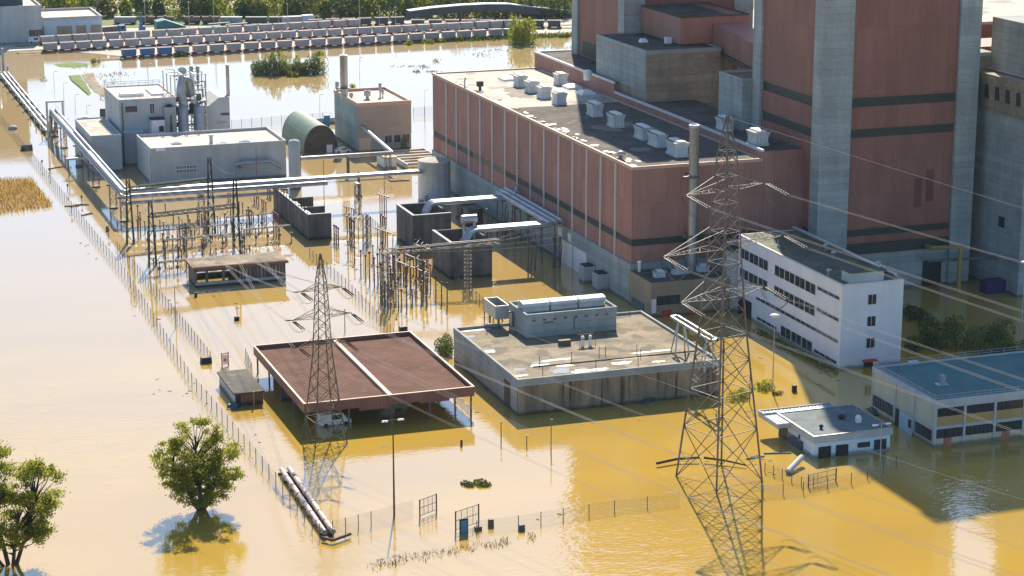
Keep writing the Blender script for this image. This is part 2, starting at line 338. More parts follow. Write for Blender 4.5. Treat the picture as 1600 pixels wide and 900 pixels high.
def roof_vent(root, c, lx, ly, h, m=VENT):
    x, y, z = c; lx *= .88; ly *= .92; h *= .92
    o = MB().box(x-lx*.5, x+lx*.5, y-ly*.5, y+ly*.5, z, z+h*.18).frus(x-lx*.44, x+lx*.44, y-ly*.46, y+ly*.46, z+h*.18, z+h*.5, -lx*.02, -ly*.02).frus(x-lx*.44, x+lx*.44, y-ly*.46, y+ly*.46, z+h*.52, z+h*.9, lx*.13, ly*.06).build('roof_vent', m, root)
    k = MB()
    for f0 in (-.47, -.2, .1, .4):
        k.box(x-lx*.47, x-lx*.44, y+ly*f0-.05, y+ly*f0+.05, z+h*.2, z+h*.6).box(x+lx*f0-.05, x+lx*f0+.05, y-ly*.5, y-ly*.46, z+h*.2, z+h*.6)
    k.box(x-lx*.3, x+lx*.3, y-ly*.5, y+ly*.5, z+h*.9, z+h*1.0); k.build('vent_cap', WHITEM, o)
    MB().box(x-lx*.5, x-lx*.32, y-ly*.48, y+ly*.48, z+h*.9, z+h*.92).box(x+lx*.32, x+lx*.5, y-ly*.48, y+ly*.48, z+h*.9, z+h*.92).build('vent_slot', BANDG, o)
for px, py in ((813, 135), (831, 144), (850, 153), (874, 162), (876, 132)):
    roof_vent(hall, G(px, py, HZ), 2.7, 3.4, 3.0)
roof_vent(hall, G(929, 181, HZ), 2.6, 4.2, 3.2); roof_vent(hall, G(962, 198, HZ), 2.7, 4.2, 3.2)
roof_vent(hall, G(1005, 217, HZ), 2.5, 5.0, 3.0); roof_vent(hall, G(1027, 228, HZ), 2.5, 5.0, 3.0); roof_vent(hall, G(1058, 243, HZ), 2.9, 5.2, 3.3)
for px, py in ((793, 125), (894, 138), (915, 147)):
    g = G(px, py, HZ); MB().frus(g.x-1.7, g.x+1.7, g.y-2.2, g.y+2.2, HZ, HZ+.5, -.1, -.1).frus(g.x-1.5, g.x+1.5, g.y-2, g.y+2, HZ+.5, HZ+.95, -.8, -.9).build('skylight', WHITEM, hall)
g = G(750, 142, HZ); MB().box(g.x-.25, g.x+.25, g.y-.25, g.y+.25, HZ, HZ+1).box(g.x-.7, g.x+.7, g.y-.4, g.y+.4, HZ+1, HZ+2.1).build('exhaust_cowl', ROOFD, hall)
g = G(726, 138, HZ); MB().tube([g, g+Vector((0, 0, 1.6)), g+Vector((.2, 0, 2.4))], .18).build('exhaust_pipe', GALV, hall)
g = G(970, 250, HZ); MB().lathe(g, [(.5, 0), (.5, .8), (.85, .9), (.85, 1.3), (.4, 1.7), (0, 1.8)], 10).build('exhaust_cowl', GALV, hall)
b = MB(); rd = random.Random(3)            # loose ballast stones and flashing along the eaves
for i in range(150):
    yy = rd.uniform(Y0+1, 470); xx = X0+0.8+abs(rd.gauss(0, .9)); s = rd.uniform(.1, .32)
    if rd.random() < .75: continue
    b.frus(xx-s, xx+s*1.6, yy-s, yy+s*1.8, HZ+.06, HZ+.12+s*.5, -s*.3, -s*.3)
for i in range(46):
    xx = X0+4+i*.36; yy = Y0+.9+rd.uniform(-.1, .9)
    s = rd.uniform(.07, .2); b.frus(xx-s, xx+s, yy-s, yy+s, HZ+.06, HZ+.1+s, -s*.3, -s*.3)
b.build('ballast', PINKT, hall)
for i in range(22):
    yy = rd.uniform(Y0+2, 420); xx = X0+1.2+abs(rd.gauss(0, 1.3)); blob(xx, yy, HZ+.062+.001*(i % 4), rd.uniform(.4, 1.0), rd.uniform(.5, 1.6), None, 14, 200+i).build('bleached_patch', LIME, hall)
for i in range(9):
    yy = rd.uniform(Y0+6, 470); xx = rd.uniform(X0+4, X1-6); blob(xx, yy, HZ+.062+.001*(i % 4), rd.uniform(1.5, 4), rd.uniform(2, 7), None, 18, 300+i).build('repair_patch', ROOFD2, hall)
# tall exhaust stack against the end wall
st = GX(1085, 350.8, 195); zb = 5.6
stack = thing('exhaust_stack', (st.x, 350.8, zb), 'tall thin steel exhaust stack clamped to the end wall of the red hall', 'chimney')
MB().lathe((st.x, 350.8, zb), [(.85, 0), (.85, st.z-zb-.6), (.98, st.z-zb-.5), (.98, st.z-zb), (.7, st.z-zb), (.7, st.z-zb-1.5)], 16).build('flue', GALV, stack)
for z in (12.5, 23.5): MB().lathe((st.x, 350.8, z), [(.86, 0), (1.1, 0), (1.1, .3), (.86, .3)], 16).box(st.x-1.9, st.x-.9, 350.6, 351.2, z-.1, z+.25).box(st.x-.15, st.x+.15, 351.6, 354.1, z, z+.25).build('bracket', STEEL, stack)
MB().box(st.x+.9, st.x+1.0, 350.6, 350.7, zb, st.z-1).box(st.x+.9, st.x+1.0, 350.95, 351.05, zb, st.z-1).build('ladder', STEEL, stack)
# bunker bay between hall and towers
bay = thing('bunker_bay', (173.6, Y0, 0), 'lower red bay with dark roof between the long hall and the two towers', 'industrial bay')
MB().box(173.55, 186, Y0+.2, 427.5, -2, 8).build('base_wall', CONC, bay)
MB().box(173.55, 186, Y0+.2, 427.5, 8, 26.6).build('cladding', REDH, bay)
MB().box(173.55, 186, 427.5, 477.5, -2, 28.6).build('raised_cladding', REDH, bay)
MB().box(173.9, 186, Y0+.5, 427.4, 26.6, 26.65).build('roof', ROOFD, bay); MB().box(173.9, 186, 427.7, 477.3, 28.6, 28.65).build('raised_roof', ROOFD, bay)
b = MB().box(173.5, 173.95, Y0+.2, 427.5, 26.55, 27.0).box(173.5, 173.95, 427.5, 477.5, 28.55, 29.0).box(173.95, 186, 477.1, 477.5, 28.55, 29.0); b.build('parapet_cap', TRIM, bay)
roof_vent(bay, G(1132, 203, 26.6), 2.8, 3.6, 3.0); roof_vent(bay, G(1184, 226, 26.6), 3.2, 4.2, 3.2)
for px, py in ((918, 125), ):
    g = G(px, py, 28.6); MB().lathe(g, [(.9, 0), (.9, 1.6), (1.1, 1.7), (.6, 2.2), (0, 2.3)], 12).build('exhaust_cowl', WHITEM, bay)
# ================================================================ BOILER TOWERS
def tower(label, xa, ya, yb, h, wl, wr, bands, lb):
    t = thing('boiler_tower', (xa, ya, 0), label, 'tower')
    xb = xa+wl+21.9+wr
    b = MB().box(xa, xa+wl, ya, ya+3.6, -2, h).box(xb-wr, xb, ya, ya+3.6, -2, h).box(xa, xa+4, yb-3.4, yb, -2, h).box(xb-wr, xb, yb-3.4, yb, -2, h)
    b.build('pier', CONC, t)
    MB().box(xa+.45, xb-.45, ya+.7, yb-.5, -2, 7.4).build('base_wall', CONC, t)
    b = MB(); zz = [7.4]+[v for p in bands for v in p]+[h-.3]
    for i in range(0, len(zz), 2): b.box(xa+.5, xb-.5, ya+.6, yb-.5, zz[i], zz[i+1])
    b.build('cladding', RED, t)
    for p in bands: MB().box(xa+.8, xb-.8, ya+.75, yb-.7, p[0], p[1]).build('louvre_band', BANDG, t)
    for p in lb: MB().box(xa+.4, xa+.8, p[0], p[1], p[2], p[3]).build('louvre_panel', BANDG, t)
    MB().box(xa+1, xb-1, ya+1, yb-1, h-.3, h-.1).build('roof', ROOFD, t)
    return t, xb
t2, t2x = tower('massive red tower with three dark louvre bands between pale concrete piers, nearest the camera', 181.5, 347.0, 376.0, 104, 6.2, 4.4, ((10.8, 12.1), (29.4, 31.0), (35.1, 36.8)), ())
MB().box(t2x-4.4-5.2, t2x-4.4-1.2, 346.9+.75, 348.2, -1, 5.0).build('door', DARK, t2)
MB().box(188, t2x-4.6, 347.2, 347.75, 7.4, 9.4).build('sill_band', BANDG, t2)
t1, t1x = tower('farther red tower with concrete piers rising behind the concrete bunker blocks', 181.5, 441.6, 474.0, 102, 4.9, 4.6, (), ((455, 468, 29.2, 32.3),))
REDP2 = mat('patched_cladding', (0.15, 0.065, 0.05), 0.6, 0.1, 0.3, ribs=0.55)
for xa_, za_, zb_ in ((204.2, 16.5, 22.5), (201.8, 15.5, 21.0)): MB().box(xa_, xa_+1.6, 347.52, 347.62, za_, zb_).build('repair_panel', REDP2, t2)
bunk = thing('bunker_block', (179, 427, 26), 'big tan stained concrete bunker between the two towers with red gallery on top', 'concrete block')
bc = G(1009, 145.5, 28.6)
MB().box(bc.x, bc.x+17, bc.y, 441.4, 20, 37.2).box(bc.x+17, bc.x+40, bc.y+5, 441.4, 8, 37.0).build('wall', CONCT, bunk)
MB().box(bc.x-.08, bc.x, bc.y+.1, 441.4, 28.7, 36.6).build('side_wall', CONC, bunk)
MB().box(bc.x+.4, bc.x+16.6, bc.y+.4, 441.3, 37.2, 37.25).build('roof', ROOFD, bunk); MB().ring(bc.x-.1, bc.x+17.1, bc.y-.1, 441.5, 36.7, 37.5, .4).build('parapet', CONC, bunk)
g = G(1005, 66, 37.2); MB().frus(g.x-.9, g.x+.9, g.y-.9, g.y+.9, 37.2, 38, -.4, -.4).build('skylight', WHITEM, bunk)
g = G(1044, 68, 37.2); MB().box(g.x-.7, g.x+.7, g.y-.6, g.y+.6, 37.2, 38.6).build('fan_box', WHITEM, bunk)
bz = 37.2; ga = G(1063, 72, bz)
gal = thing('conveyor_gallery', (ga.x, ga.y, bz), 'enclosed red conveyor gallery running from the bunker roof to the nearer tower', 'gallery')
MB().box(ga.x, ga.x+16, ga.y+.2, 441.3, bz+.3, bz+6.0).build('head_house', REDH, gal); MB().box(ga.x+1.2, ga.x+12, ga.y+1.2, 440.5, bz+6.0, bz+6.08).ring(ga.x-.05, ga.x+16.05, ga.y+.15, 441.35, bz+5.9, bz+6.3, .3).build('head_roof', ROOFD, gal)
gx = ga.x+7.5
MB().prism([(376.2, 33.0), (ga.y+.1, 36.6), (ga.y+.1, 41.6), (376.2, 38.0)], 'x', gx, gx+6.5).build('gallery', REDH, gal)
MB().prism([(376.2, 32.2), (ga.y+.1, 35.8), (ga.y+.1, 36.5), (376.2, 32.9)], 'x', gx-.5, gx+.3).build('walkway', STEEL, gal)
for yy in (390, 400, 410): MB().box(gx+.5, gx+1.3, yy-.4, yy+.4, 10, 33.6+(yy-376)*.07).box(gx+5, gx+5.8, yy-.4, yy+.4, 10, 33.6+(yy-376)*.07).build('trestle', RED, gal)
b2 = thing('bunker_annex', (180, 377, 8), 'small pale concrete bunker against the back of the nearer tower', 'concrete block')
c2 = G(1122, 190, 26.6)
MB().box(c2.x, c2.x+22, 376.2, c2.y, 8, 36.3).build('wall', CONC, b2); MB().box(c2.x+.4, c2.x+21.6, 376.4, c2.y-.4, 36.3, 36.34).build('roof', ROOFD, b2); MB().ring(c2.x-.08, c2.x+22, 376.15, c2.y+.08, 36.0, 36.7, .3).build('parapet', CONC, b2)
# right-hand silo group
sg = thing('silo_block', (t2x+.1, 352, 0), 'stained concrete wall and louvred silo at the right edge beside the nearer tower', 'silo')
MB().box(t2x+.05, 221, 352, 365, -2, 43).build('wall', CONCT, sg)
MB().box(t2x+.02, 221.1, 351.9, 352.4, 42.6, 43.3).build('wall_cap', CONC, sg)
MB().box(216.8, 246, 334.4, 351.9, -2, 33).build('silo', CONC, sg)
MB().frus(216.6, 246, 334.3, 351.9, 33, 40, .6, .2).build('louvre_head', CONCT, sg)
for i in range(4): MB().box(216.05, 216.35, 336.2+i*3.6, 337.3+i*3.6, 35.5, 38.0).build('louvre', BANDG, sg)
MB().box(216.75, 216.95, 340, 342, 12, 14).build('opening', DARK, sg)
MB().box(218.6, 250, 336, 351.8, 40.2, 40.6).build('roof', ROOFL, sg)
MB().box(219.2, 250, 339, 351.7, 40.6, 50).build('top_block', CONC, sg)
b = MB()
for i in range(6): b.tube([(219.5+i*1.6, 339.2, 50), (219.5+i*1.6, 339.2, 51.2)], .05, 4)
b.tube([(219.5, 339.2, 51.2), (227.5, 339.2, 51.2)], .05, 4).tube([(219.5, 339.2, 50.6), (227.5, 339.2, 50.6)], .05, 4); b.build('railing', GALV, sg)
MB().box(219.5, 229, 352.1, 352.5, 9, 10).build('ledge', CONC, sg)
xq = GX(1604, 386, 15).x
t3, _ = tower('third red tower with concrete piers standing behind the silo, beyond the right edge', xq, 368, 386, 96, 5, 4.6, (), ())
rw = thing('red_shed', (230, 420, 0), 'red walled building with pale flat roof behind the towers at the right edge', 'industrial hall')
q = GX(1533, 400, 34); q2 = GX(1585, 400, 46)
MB().box(q.x-12, q.x+70, 400, 470, -2, q.z-.6).build('wall', RED, rw); MB().box(q.x-12.3, q.x+70.3, 399.7, 470.3, q.z-.6, q.z).build('roof', ROOFL, rw)
MB().box(q.x-12, q.x+7, 385, 399.6, -2, q.z-3).build('annex', RED, rw)
# yellow gas pipe at the tower foot
a0 = GX(1456, 345, 387); a1 = GX(1501, 342, 386)
yp = MB().tube([(a0.x, 345.0, a0.z), (a1.x, 342, a1.z), (a1.x, 342, -1)], .48, 8).tube([(a0.x-.1, 346.9, a0.z), (a0.x, 345, a0.z)], .48, 8)
tag(yp.build('gas_pipe', YELP), 'yellow pipe bent down in front of the nearer tower wall', 'pipe')
b = MB().tube([G(1456, 402, 0)+Vector((0, 0, 0)), ], .1) if False else MB()
p0 = GX(1450, 344, 408); p1 = GX(1556, 341, 402)
b.tube([p0, p1], .3, 6); tag(b.build('wall_pipe', STEEL), 'dark pipe running level along the concrete foot of the tower', 'pipe')
# ================================================================ WHITE OFFICE
wx0, wx1, wy0, wy1, wz = 163.4, 174.7, 302.9, 342.2, 14.3
of = thing('office_block', (wx0, wy0, 0), 'white four storey office block with long window strips and green roof', 'office building')
MB().box(wx0, wx1, wy0, wy1, -2, wz).build('wall', WHITE, of)
MB().box(wx0+.3, wx1-.3, wy0+.3, wy1-.3, wz, wz+.04).build('roof', ROOFM, of); MB().ring(wx0-.06, wx1+.06, wy0-.06, wy1+.06, wz-.12, wz+.12, .35).build('parapet_cap', TRIM, of)
for k, zt in enumerate((12.15, 8.5, 4.85, 1.2)):
    if k < 2:
        windows(of, 'x-', wx0, 303.6, 311.5, zt-.55, zt, 2); windows(of, 'x-', wx0, 312, 327.5, zt-1.75, zt, 4, gap=.25); windows(of, 'x-', wx0, 330, 341.5, zt-1.75, zt, 3, gap=.25)
    elif k == 2: windows(of, 'x-', wx0, 303.6, 334.5, zt-.55, zt, 8)
    else:
        windows(of, 'x-', wx0, 303.8, 312, zt-.55, zt, 2); windows(of, 'x-', wx0, 312.5, 324.5, zt-.9, zt+.9, 3, gap=.3); windows(of, 'x-', wx0, 326, 334, zt-.4, zt+.1, 2)
for zt in (12.3, 8.6, 4.9): windows(of, 'y-', wy0, 168.15, 169.75, zt-1.65, zt, 1)
MB().box(167.6, 170.0, wy0-.9, wy0, 1.0, 1.3).build('canopy', REDP, of); MB().box(167.9, 169.7, wy0-.06, wy0+.05, -1, 1.0).build('door', DARK, of)
MB().box(wx0-.05, wx0+.05, 336.2, 341.8, -1, 3.2).build('entrance', DARK, of)
h0 = Vector((165.1, wy0+.5, wz)); rh = MB().box(165.0, 171.2, wy0+.45, wy0+3.4, wz, wz+1.7); o = rh.build('roof_hut', CONCG, of); MB().box(164.9, 171.3, wy0+.4, wy0+3.5, wz+1.7, wz+1.85).build('hut_roof', ROOFM, o)
for px, py in ((1302, 404), (1290, 392), (1372, 420), (1378, 426), (1295, 432)):
    g = G(px, py, wz); MB().lathe(g, [(.28, 0), (.28, .9), (.45, 1.0), (.45, 1.2), (0, 1.4)], 8).build('vent_pipe', GALV, of)
g = G(1215, 385, wz); MB().frus(g.x-.5, g.x+.5, g.y-.5, g.y+.5, wz, wz+.35, -.35, -.35).tube([g, g+Vector((0, 0, 1.2))], .06, 5).build('aerial', GALV, of)
b = MB().tube([(wx1-.4, wy0+2, wz+.5), (wx1-.4, wy1, wz+.5)], .35, 8); b.build('roof_pipe', GALV, of)
# link and rear service block behind the office
lk = thing('link_block', (161, 343, 0), 'low dark roofed link between white office and red hall with pale pipework', 'link building')
MB().box(162.5, 176, 342.4, 346.8, -2, 11).build('wall', CONCG, lk); MB().box(162.3, 176.2, 342.3, 346.9, 11, 11.3).build('roof', ROOFD, lk)
MB().tube([(163, 345, 12.2), (168, 345, 12.2), (168, 345, 13.2), (173, 345, 13.2)], .6, 8).build('pipe', GALV, lk)
# ================================================================ BEIGE ANNEX
ax = thing('brick_annex', (147, 343.5, 0), 'beige flat roofed annex with white roof units below the end of the red hall', 'annex')
aX0, aX1, aY0, aY1, az = 147.0, 162.3, 343.4, 353.8, 6.3
MB().box(aX0, aX1, aY0, aY1, -2, az).build('wall', BEIGE, ax); MB().box(aX0+.25, aX1-.2, aY0+.25, aY1-.1, az, az+.05).build('roof', ROOFD, ax); MB().ring(aX0-.06, aX1+.05, aY0-.06, aY1, az-.15, az+.12, .25).build('parapet_cap', BEIGE, ax)
MB().box(aX0-.05, aX0, aY0+3, aY0+9, .2, 1.9).build('window', GLASS, ax)
windows(ax, 'y-', aY0, aX0+1.1, aX0+5.6, 2.3, 3.8, 1, frame=DARK); MB().box(aX0+.15, aX0+1.0, aY0-.06, aY0+.02, .9, 3.4).build('panel', WHITEM, ax)
MB().box(aX0+2.2, aX0+4, aY0-.05, aY0+.02, -1, 1.2).build('door', REDP, ax); MB().box(aX0+7.5, aX0+9, aY0-.05, aY0+.02, -1, 1.2).build('door', REDP, ax)
for px, py, lx, ly in ((1030, 433, 2.4, 1.5), (1062, 428, 3.6, 1.5), (1098, 424, 2.6, 1.5)): roof_vent(ax, G(px, py, az), lx, ly, 1.5)
g = G(999, 425, az); MB().lathe(g, [(.3, 0), (.3, 1.7), (.45, 1.8), (.3, 2.1), (0, 2.1)], 10).build('vent_pipe', WHITEM, ax)
for px in (1045, 1060, 1072, 1088): g = G(px, 414, az); MB().lathe(g, [(.4, 0), (.4, 1.8), (.2, 2), (0, 2)], 10).build('vent_pipe', GALV, ax)
for px, py, wd in ((917, 440, 2.3), (938, 452, 2.3)):
    g = G(px, py); o = MB().box(g.x-1.1, g.x+1.1, g.y-1.4, g.y+1.4, -.6, 3.2).build('housing', CONCG)
    t = thing('cooling_unit', (g.x, g.y, 0), 'grey boxed cooling unit against the hall wall, %s' % ('farther from the beige annex' if px == 917 else 'right beside the beige annex'), 'cooling unit', 'cooling units by the hall wall')
    o.parent = t; o.matrix_parent_inverse = Matrix.Translation((-g.x, -g.y, 0))
    MB().box(g.x-.9, g.x+.9, g.y-1.2, g.y+1.2, 3.2, 3.45).build('grille', DARK, t); MB().box(g.x-1.14, g.x-1.1, g.y-1.1, g.y+1.1, .5, 2.8).build('louvre', GALV, t)
g = G(945, 448); tag(MB().lathe((g.x, g.y-3, 0), [(.55, -.3), (.55, 1.6), (0, 1.65)], 10).build('drum', RUSTY), 'rusty brown drum standing in the water beside the beige annex', 'drum')
# ================================================================ CONCRETE BLOCK
kx0, kx1, ky0, ky1, kz = 105.3, 138.9, 296.8, 328.6, 5.8
kb = thing('relay_building', (kx0, ky0, 0), 'low stained concrete block with worn flat roof and three long white roof units', 'concrete building')
MB().box(kx0, kx1, ky0, ky1, -2, kz-.45).build('wall', CONCW, kb)
MB().box(kx0-.05, kx0+.02, ky0+.4, ky1, -1, 4.6).build('side_wall', CONC, kb)
MB().ring(kx0-.08, kx1+.08, ky0-.08, ky1+.08, kz-1.1, kz, .4).build('parapet', CONC, kb)
def roofpool():
    m = ROOFC; N, L = m.node_tree.nodes, m.node_tree.links
    return m
MB().box(kx0+.3, kx1-.3, ky0+.3, ky1-.3, kz-.46, kz-.4).build('roof', ROOFC, kb)
rd = random.Random(11); POOL = mat('standing_rainwater', (0.30, 0.27, 0.22), 0.04, 0.1, 0.5, spec=1.0)
POOL.node_tree.nodes['Principled BSDF'].inputs['IOR'].default_value = 1.6
for i, (px, py, rx, ry) in enumerate(((812, 577, 1.2, .8), (812, 587, 1.6, .5), (842, 571, 1.6, .9), (878, 579, 2.4, 1.5), (884, 571, 1.5, .8), (908, 580, 1.6, 1.0), (924, 569, 2.8, 1.3), (936, 577, 2.2, .8), (972, 567, 2.0, 1.0), (1010, 568, 2.4, .6), (1028, 565, 1.4, .5), (764, 549, 1.3, .9), (733, 526, 1.2, .9), (742, 516, 3.2, .5), (870, 562, 3, .5), (900, 561, 2.2, .5), (1000, 551, 2, .5), (1030, 548, 2.2, .5), (845, 566, 2.2, .4), (980, 560, 4, .35))):
    g = G(px, py, kz-.4); blob(g.x, g.y, kz-.392-.001*(i % 3), rx, ry, None, 16, i).build('bleached_patch', LIME if i % 3 else POOL, kb)
b = MB(); g0, g1 = G(795, 574, kz), G(1090, 545, kz); b.tube([(g0.x+4, g0.y, kz-.3), (g1.x, g0.y, kz-.3)], .09, 5); b.build('roof_pipe', RUSTY, kb)
for px, py in ((843, 570), (893, 564), (931, 576), (997, 570), (995, 552), (1001, 559), (848, 588), (936, 556), (946, 555), (761, 520), (984, 492)):
    g = G(px, py, kz-.4); MB().tube([g, g+Vector((0, 0, 1.5))], .06, 5).build('roof_post', RUSTY, kb)
MB().box(kx0-.1, kx0+.2, ky0+3.4, ky0+6.2, -1, 4.3).build('door_recess', BRICKD, kb)
for px in (1133, ): MB().box(kx1-.02, kx1+.1, ky0+2, ky0+4, 0, 3).build('door', REDP, kb)
# penthouse
pa = G(823, 528.5, kz-.4); pb = G(965.5, 517, kz-.4); ph = HT(823, 528.5, 491.7)
d0 = pa[0]*sy+pa[1]*cy; v = 491.7-450; pz = H+d0*(-(FPX*sp+v*cp))/(FPX*cp-v*sp)
bl = G(795.5, 471.5, pz)
pen = MB().box(pa.x, pb.x, pa.y, bl.y, kz-.5, pz-.5); pen_o = pen.build('penthouse', CONC, kb)
MB().ring(pa.x-.1, pb.x+.1, pa.y-.1, bl.y+.1, pz-.9, pz, .35).build('penthouse_parapet', CONC, pen_o); MB().box(pa.x+.3, pb.x-.3, pa.y+.3, bl.y-.3, pz-.5, pz-.45).build('penthouse_roof', ROOFC, pen_o)
for i in range(8): xx = pa.x+1.2+i*(pb.x-pa.x-2)/7.5; MB().box(xx-.2, xx+.2, pa.y-.28, pa.y-.1, pz-1.2, pz-.95).build('scupper', STEEL, pen_o)
MB().box(pa.x+8.2, pa.x+8.4, pa.y-.03, pa.y+.01, kz+.2, pz-1.2).box(pa.x+3, pa.x+4.6, pa.y-.2, pa.y, pz-1.7, pz-1.5).build('wall_pipe', STEEL, pen_o)
for i in range(3):
    xx = pa.x+2.7+i*4.95; yy = (pa.y+bl.y)/2-.4; z = pz-.5
    o = MB().box(xx-2.3, xx+2.3, yy-1.1, yy+1.1, z, z+.55).frus(xx-2.2, xx+2.2, yy-.9, yy+.9, z+.55, z+1.1, .12, .35).prism([(yy-1.3, z+1.1), (yy-1.15, z+1.5), (yy-.5, z+1.72), (yy+.5, z+1.72), (yy+1.15, z+1.5), (yy+1.3, z+1.1)], 'x', xx-2.38, xx+2.38).build('roof_vent', VENT, kb)
    MB().box(xx-2.4, xx-2.32, yy-1.2, yy+1.2, z+.6, z+1.6).build('end_plate', GALV, o)
g = G(786, 489, kz-.4); zt = pz+.1
o = MB().ring(pa.x-3.2, pa.x-.8, bl.y-2.4, bl.y+3.4, zt-2.2, zt, .12).box(pa.x-3.2, pa.x-.8, bl.y-2.4, bl.y+3.4, zt-2.3, zt-2.2).build('header_tank', GALV, kb); MB().tube([(pa.x-.8, bl.y-2, zt-1.4), (pa.x-.1, bl.y-2.6, zt-1.2), (pa.x-.1, bl.y-2.6, kz)], .25, 8).box(pa.x-2.6, pa.x-2.3, bl.y-2, bl.y-1.7, kz-.5, zt-2.3).box(pa.x-2.6, pa.x-2.3, bl.y+2.5, bl.y+2.8, kz-.5, zt-2.3).build('tank_support', STEEL, o)
g = G(917, 541, kz-.4)
for dx in (-.75, .55): MB().lathe((g.x+dx, g.y, kz-.4), [(.3, 0), (.3, 1.5), (.36, 1.55), (.2, 1.8), (0, 1.8)], 10).build('dosing_cylinder', WHITEM, kb)
MB().box(g.x-1.4, g.x+1.3, g.y+.3, g.y+.4, kz+.9, kz+1.6).tube([(g.x-1.4, g.y-.4, kz-.4), (g.x-1.4, g.y-.4, kz+.9), (g.x+1.3, g.y-.4, kz+.9), (g.x+1.3, g.y-.4, kz-.4)], .05, 5).build('dosing_frame', RUSTY, kb)
MB().box(g.x-4.2, g.x-2.2, g.y+1.4, g.y+2.2, kz-.4, kz+.5).build('crate_box', RUSTY, kb)
# hoist frame on the right edge of the roof
hb = thing('hoist_frame', (kx1-4, ky0+8, kz-.4), 'grey A-frame hoist with long twin beam at the right edge of the concrete block', 'hoist')
t0 = G(1053, 549, kz-.4); 
def at_z(px, py, z): return G(px, py, z)
Aa, Ab = G(1053, 492, kz+5), G(1118, 530, kz+5)
xb_ = (Aa.x+Ab.x)/2
MB().box(xb_-.9, xb_-.6, Ab.y, Aa.y, kz+4.6, kz+5).box(xb_+.3, xb_+.6, Ab.y, Aa.y, kz+4.6, kz+5).box(xb_-.9, xb_+.6, Aa.y-.3, Aa.y, kz+4.6, kz+5).box(xb_-.9, xb_+.6, Ab.y, Ab.y+.3, kz+4.6, kz+5).build('beam', GALV, hb)
b = MB()
for yy in (Ab.y+1.5, Aa.y-3):
    for sx in (-1.3, 1.1):
        for s2 in (-.6, .6): b.bar((xb_-.15+sx*.4, yy, kz+4.7), (xb_-.15+sx, yy+s2*1.5, kz-.4), .18)
b.build('leg', GALV, hb); MB().box(xb_-.6, xb_+.3, (Aa.y+Ab.y)/2-.6, (Aa.y+Ab.y)/2+.6, kz+3.8, kz+4.5).build('trolley', YELP, hb)
# ================================================================ CARPORT
cx0, cx1, cy0, cy1, cz = 72.4, 99.1, 299.2, 333.0, 4.6
ca = thing('carport', (cx0, cy0, 0), 'wide open carport with brown ribbed roof split by a pale centre strip', 'carport')
MB().ring(cx0, cx1, cy0, cy1, cz-1.45, cz, .22).build('fascia', BROWN, ca)
MB().ring(cx0-.05, cx1+.05, cy0-.05, cy1+.05, cz, cz+.07, .32).build('edge_trim', PINKT, ca)
MB().box(cx0+.22, cx1-.22, cy0+.22, cy1-.22, cz-.75, cz-.6).build('roof', BROOF, ca)
cxm = (cx0+cx1)/2+.2; MB().box(cxm-.32, cxm+.32, cy0+.2, cy1-.2, cz-.55, cz-.1).build('centre_strip', PINKT, ca)
MB().box(cx0+8.5, cx0+13.3, cy0-.02, cy0+.18, cz-1.95, cz-1.46).build('lower_fascia', BROWN, ca); MB().box(cx0+18, cx1-4, cy0-.02, cy0+.18, cz-1.75, cz-1.46).build('lower_fascia', BROWN, ca)
for xx in (cx0+.5, cx0+7, cxm, cx1-7, cx1-.4):
    for yy in (cy0+.5, cy0+8.5, cy0+17, cy0+25, cy1-.5):
        if xx in (cx0+.5, cx1-.4) or yy in (cy0+.5, cy1-.5) or xx == cxm: MB().box(xx-.12, xx+.12, yy-.12, yy+.12, -2, cz-.75).build('post', STEEL, ca)
b = MB()
for i in range(18): yy = cy0+.8+i*.5; b.bar((cx1-.5, yy, -.5), (cx1-.3, yy+.3, 1.0+.2*math.sin(i)), .06)
b.build('bike_rail', GALV, ca)
MB().box(cx0+3, cx1-.3, cy1-.7, cy1-.55, -1.5, cz-.75).build('added_back_wall', DARKC, ca)  # added wall that darkens the space under the carport roof
MB().box(cx0+.5, cxm, cy0+17, cy0+17.12, -1.5, cz-.75).build('added_partition', DARKC, ca)  # added too, to deepen the shade inside the carport
# ================================================================ SMALL HUT
hu = thing('pump_hut', (65.4, 315.8, 0), 'small half drowned hut with grey slab roof beside the carport', 'hut')
MB().box(65.6, 70.0, 316.0, 328.0, -2, 1.95).build('wall', CONCG, hu); MB().box(65.3, 70.2, 315.6, 328.3, 1.95, 2.2).build('roof', ROOFD, hu)
MB().box(66.6, 69.95, 315.92, 316.0, -1, 1.9).build('front_panel', BROWN, hu); MB().box(65.62, 66.5, 315.9, 316.0, -1, 1.85).build('door', DARK, hu)
b = MB().tube([G(397, 636)-Vector((0, 0, .5)), G(397, 636)+Vector((0, 0, 2.5))], .12, 6); tag(b.build('yellow_post', YELP), 'yellow post in front of the small hut with the slab roof', 'post')
# ================================================================ OPEN PUMP HOUSE
pu = thing('pump_house', (74, 392, 0), 'small open sided house with flat slab roof and dark bays in the substation', 'pump house')
ux0, ux1, uy0, uy1 = 74.6, 92.0, 392.3, 399.3
MB().box(ux0-.5, ux1+.5, uy0-.5, uy1+.5, 3.5, 4.0).build('roof', BROWN, pu); MB().box(ux0-.3, ux1+.3, uy0-.3, uy1+.3, 4.0, 4.06).build('roof_felt', ROOFC, pu)
MB().box(ux0, ux1, uy1-.25, uy1, -1, 1.1).box(ux0, ux1, uy1-.25, uy1, 2.8, 3.5).box(ux0, ux0+.3, uy0, uy1, -1, 3.5).box(ux1-.3, ux1, uy0, uy1, -1, 3.5).box(ux0, ux1, uy0, uy0+.25, -1, .9).box(ux0, ux1, uy0, uy0+.25, 3.0, 3.5).box(ux0+8, ux0+8.3, uy0, uy1, -1, 3.5).box(ux0+8.3, ux1, uy1-.3, uy1, 1.1, 2.8).build('wall', DARKC, pu)
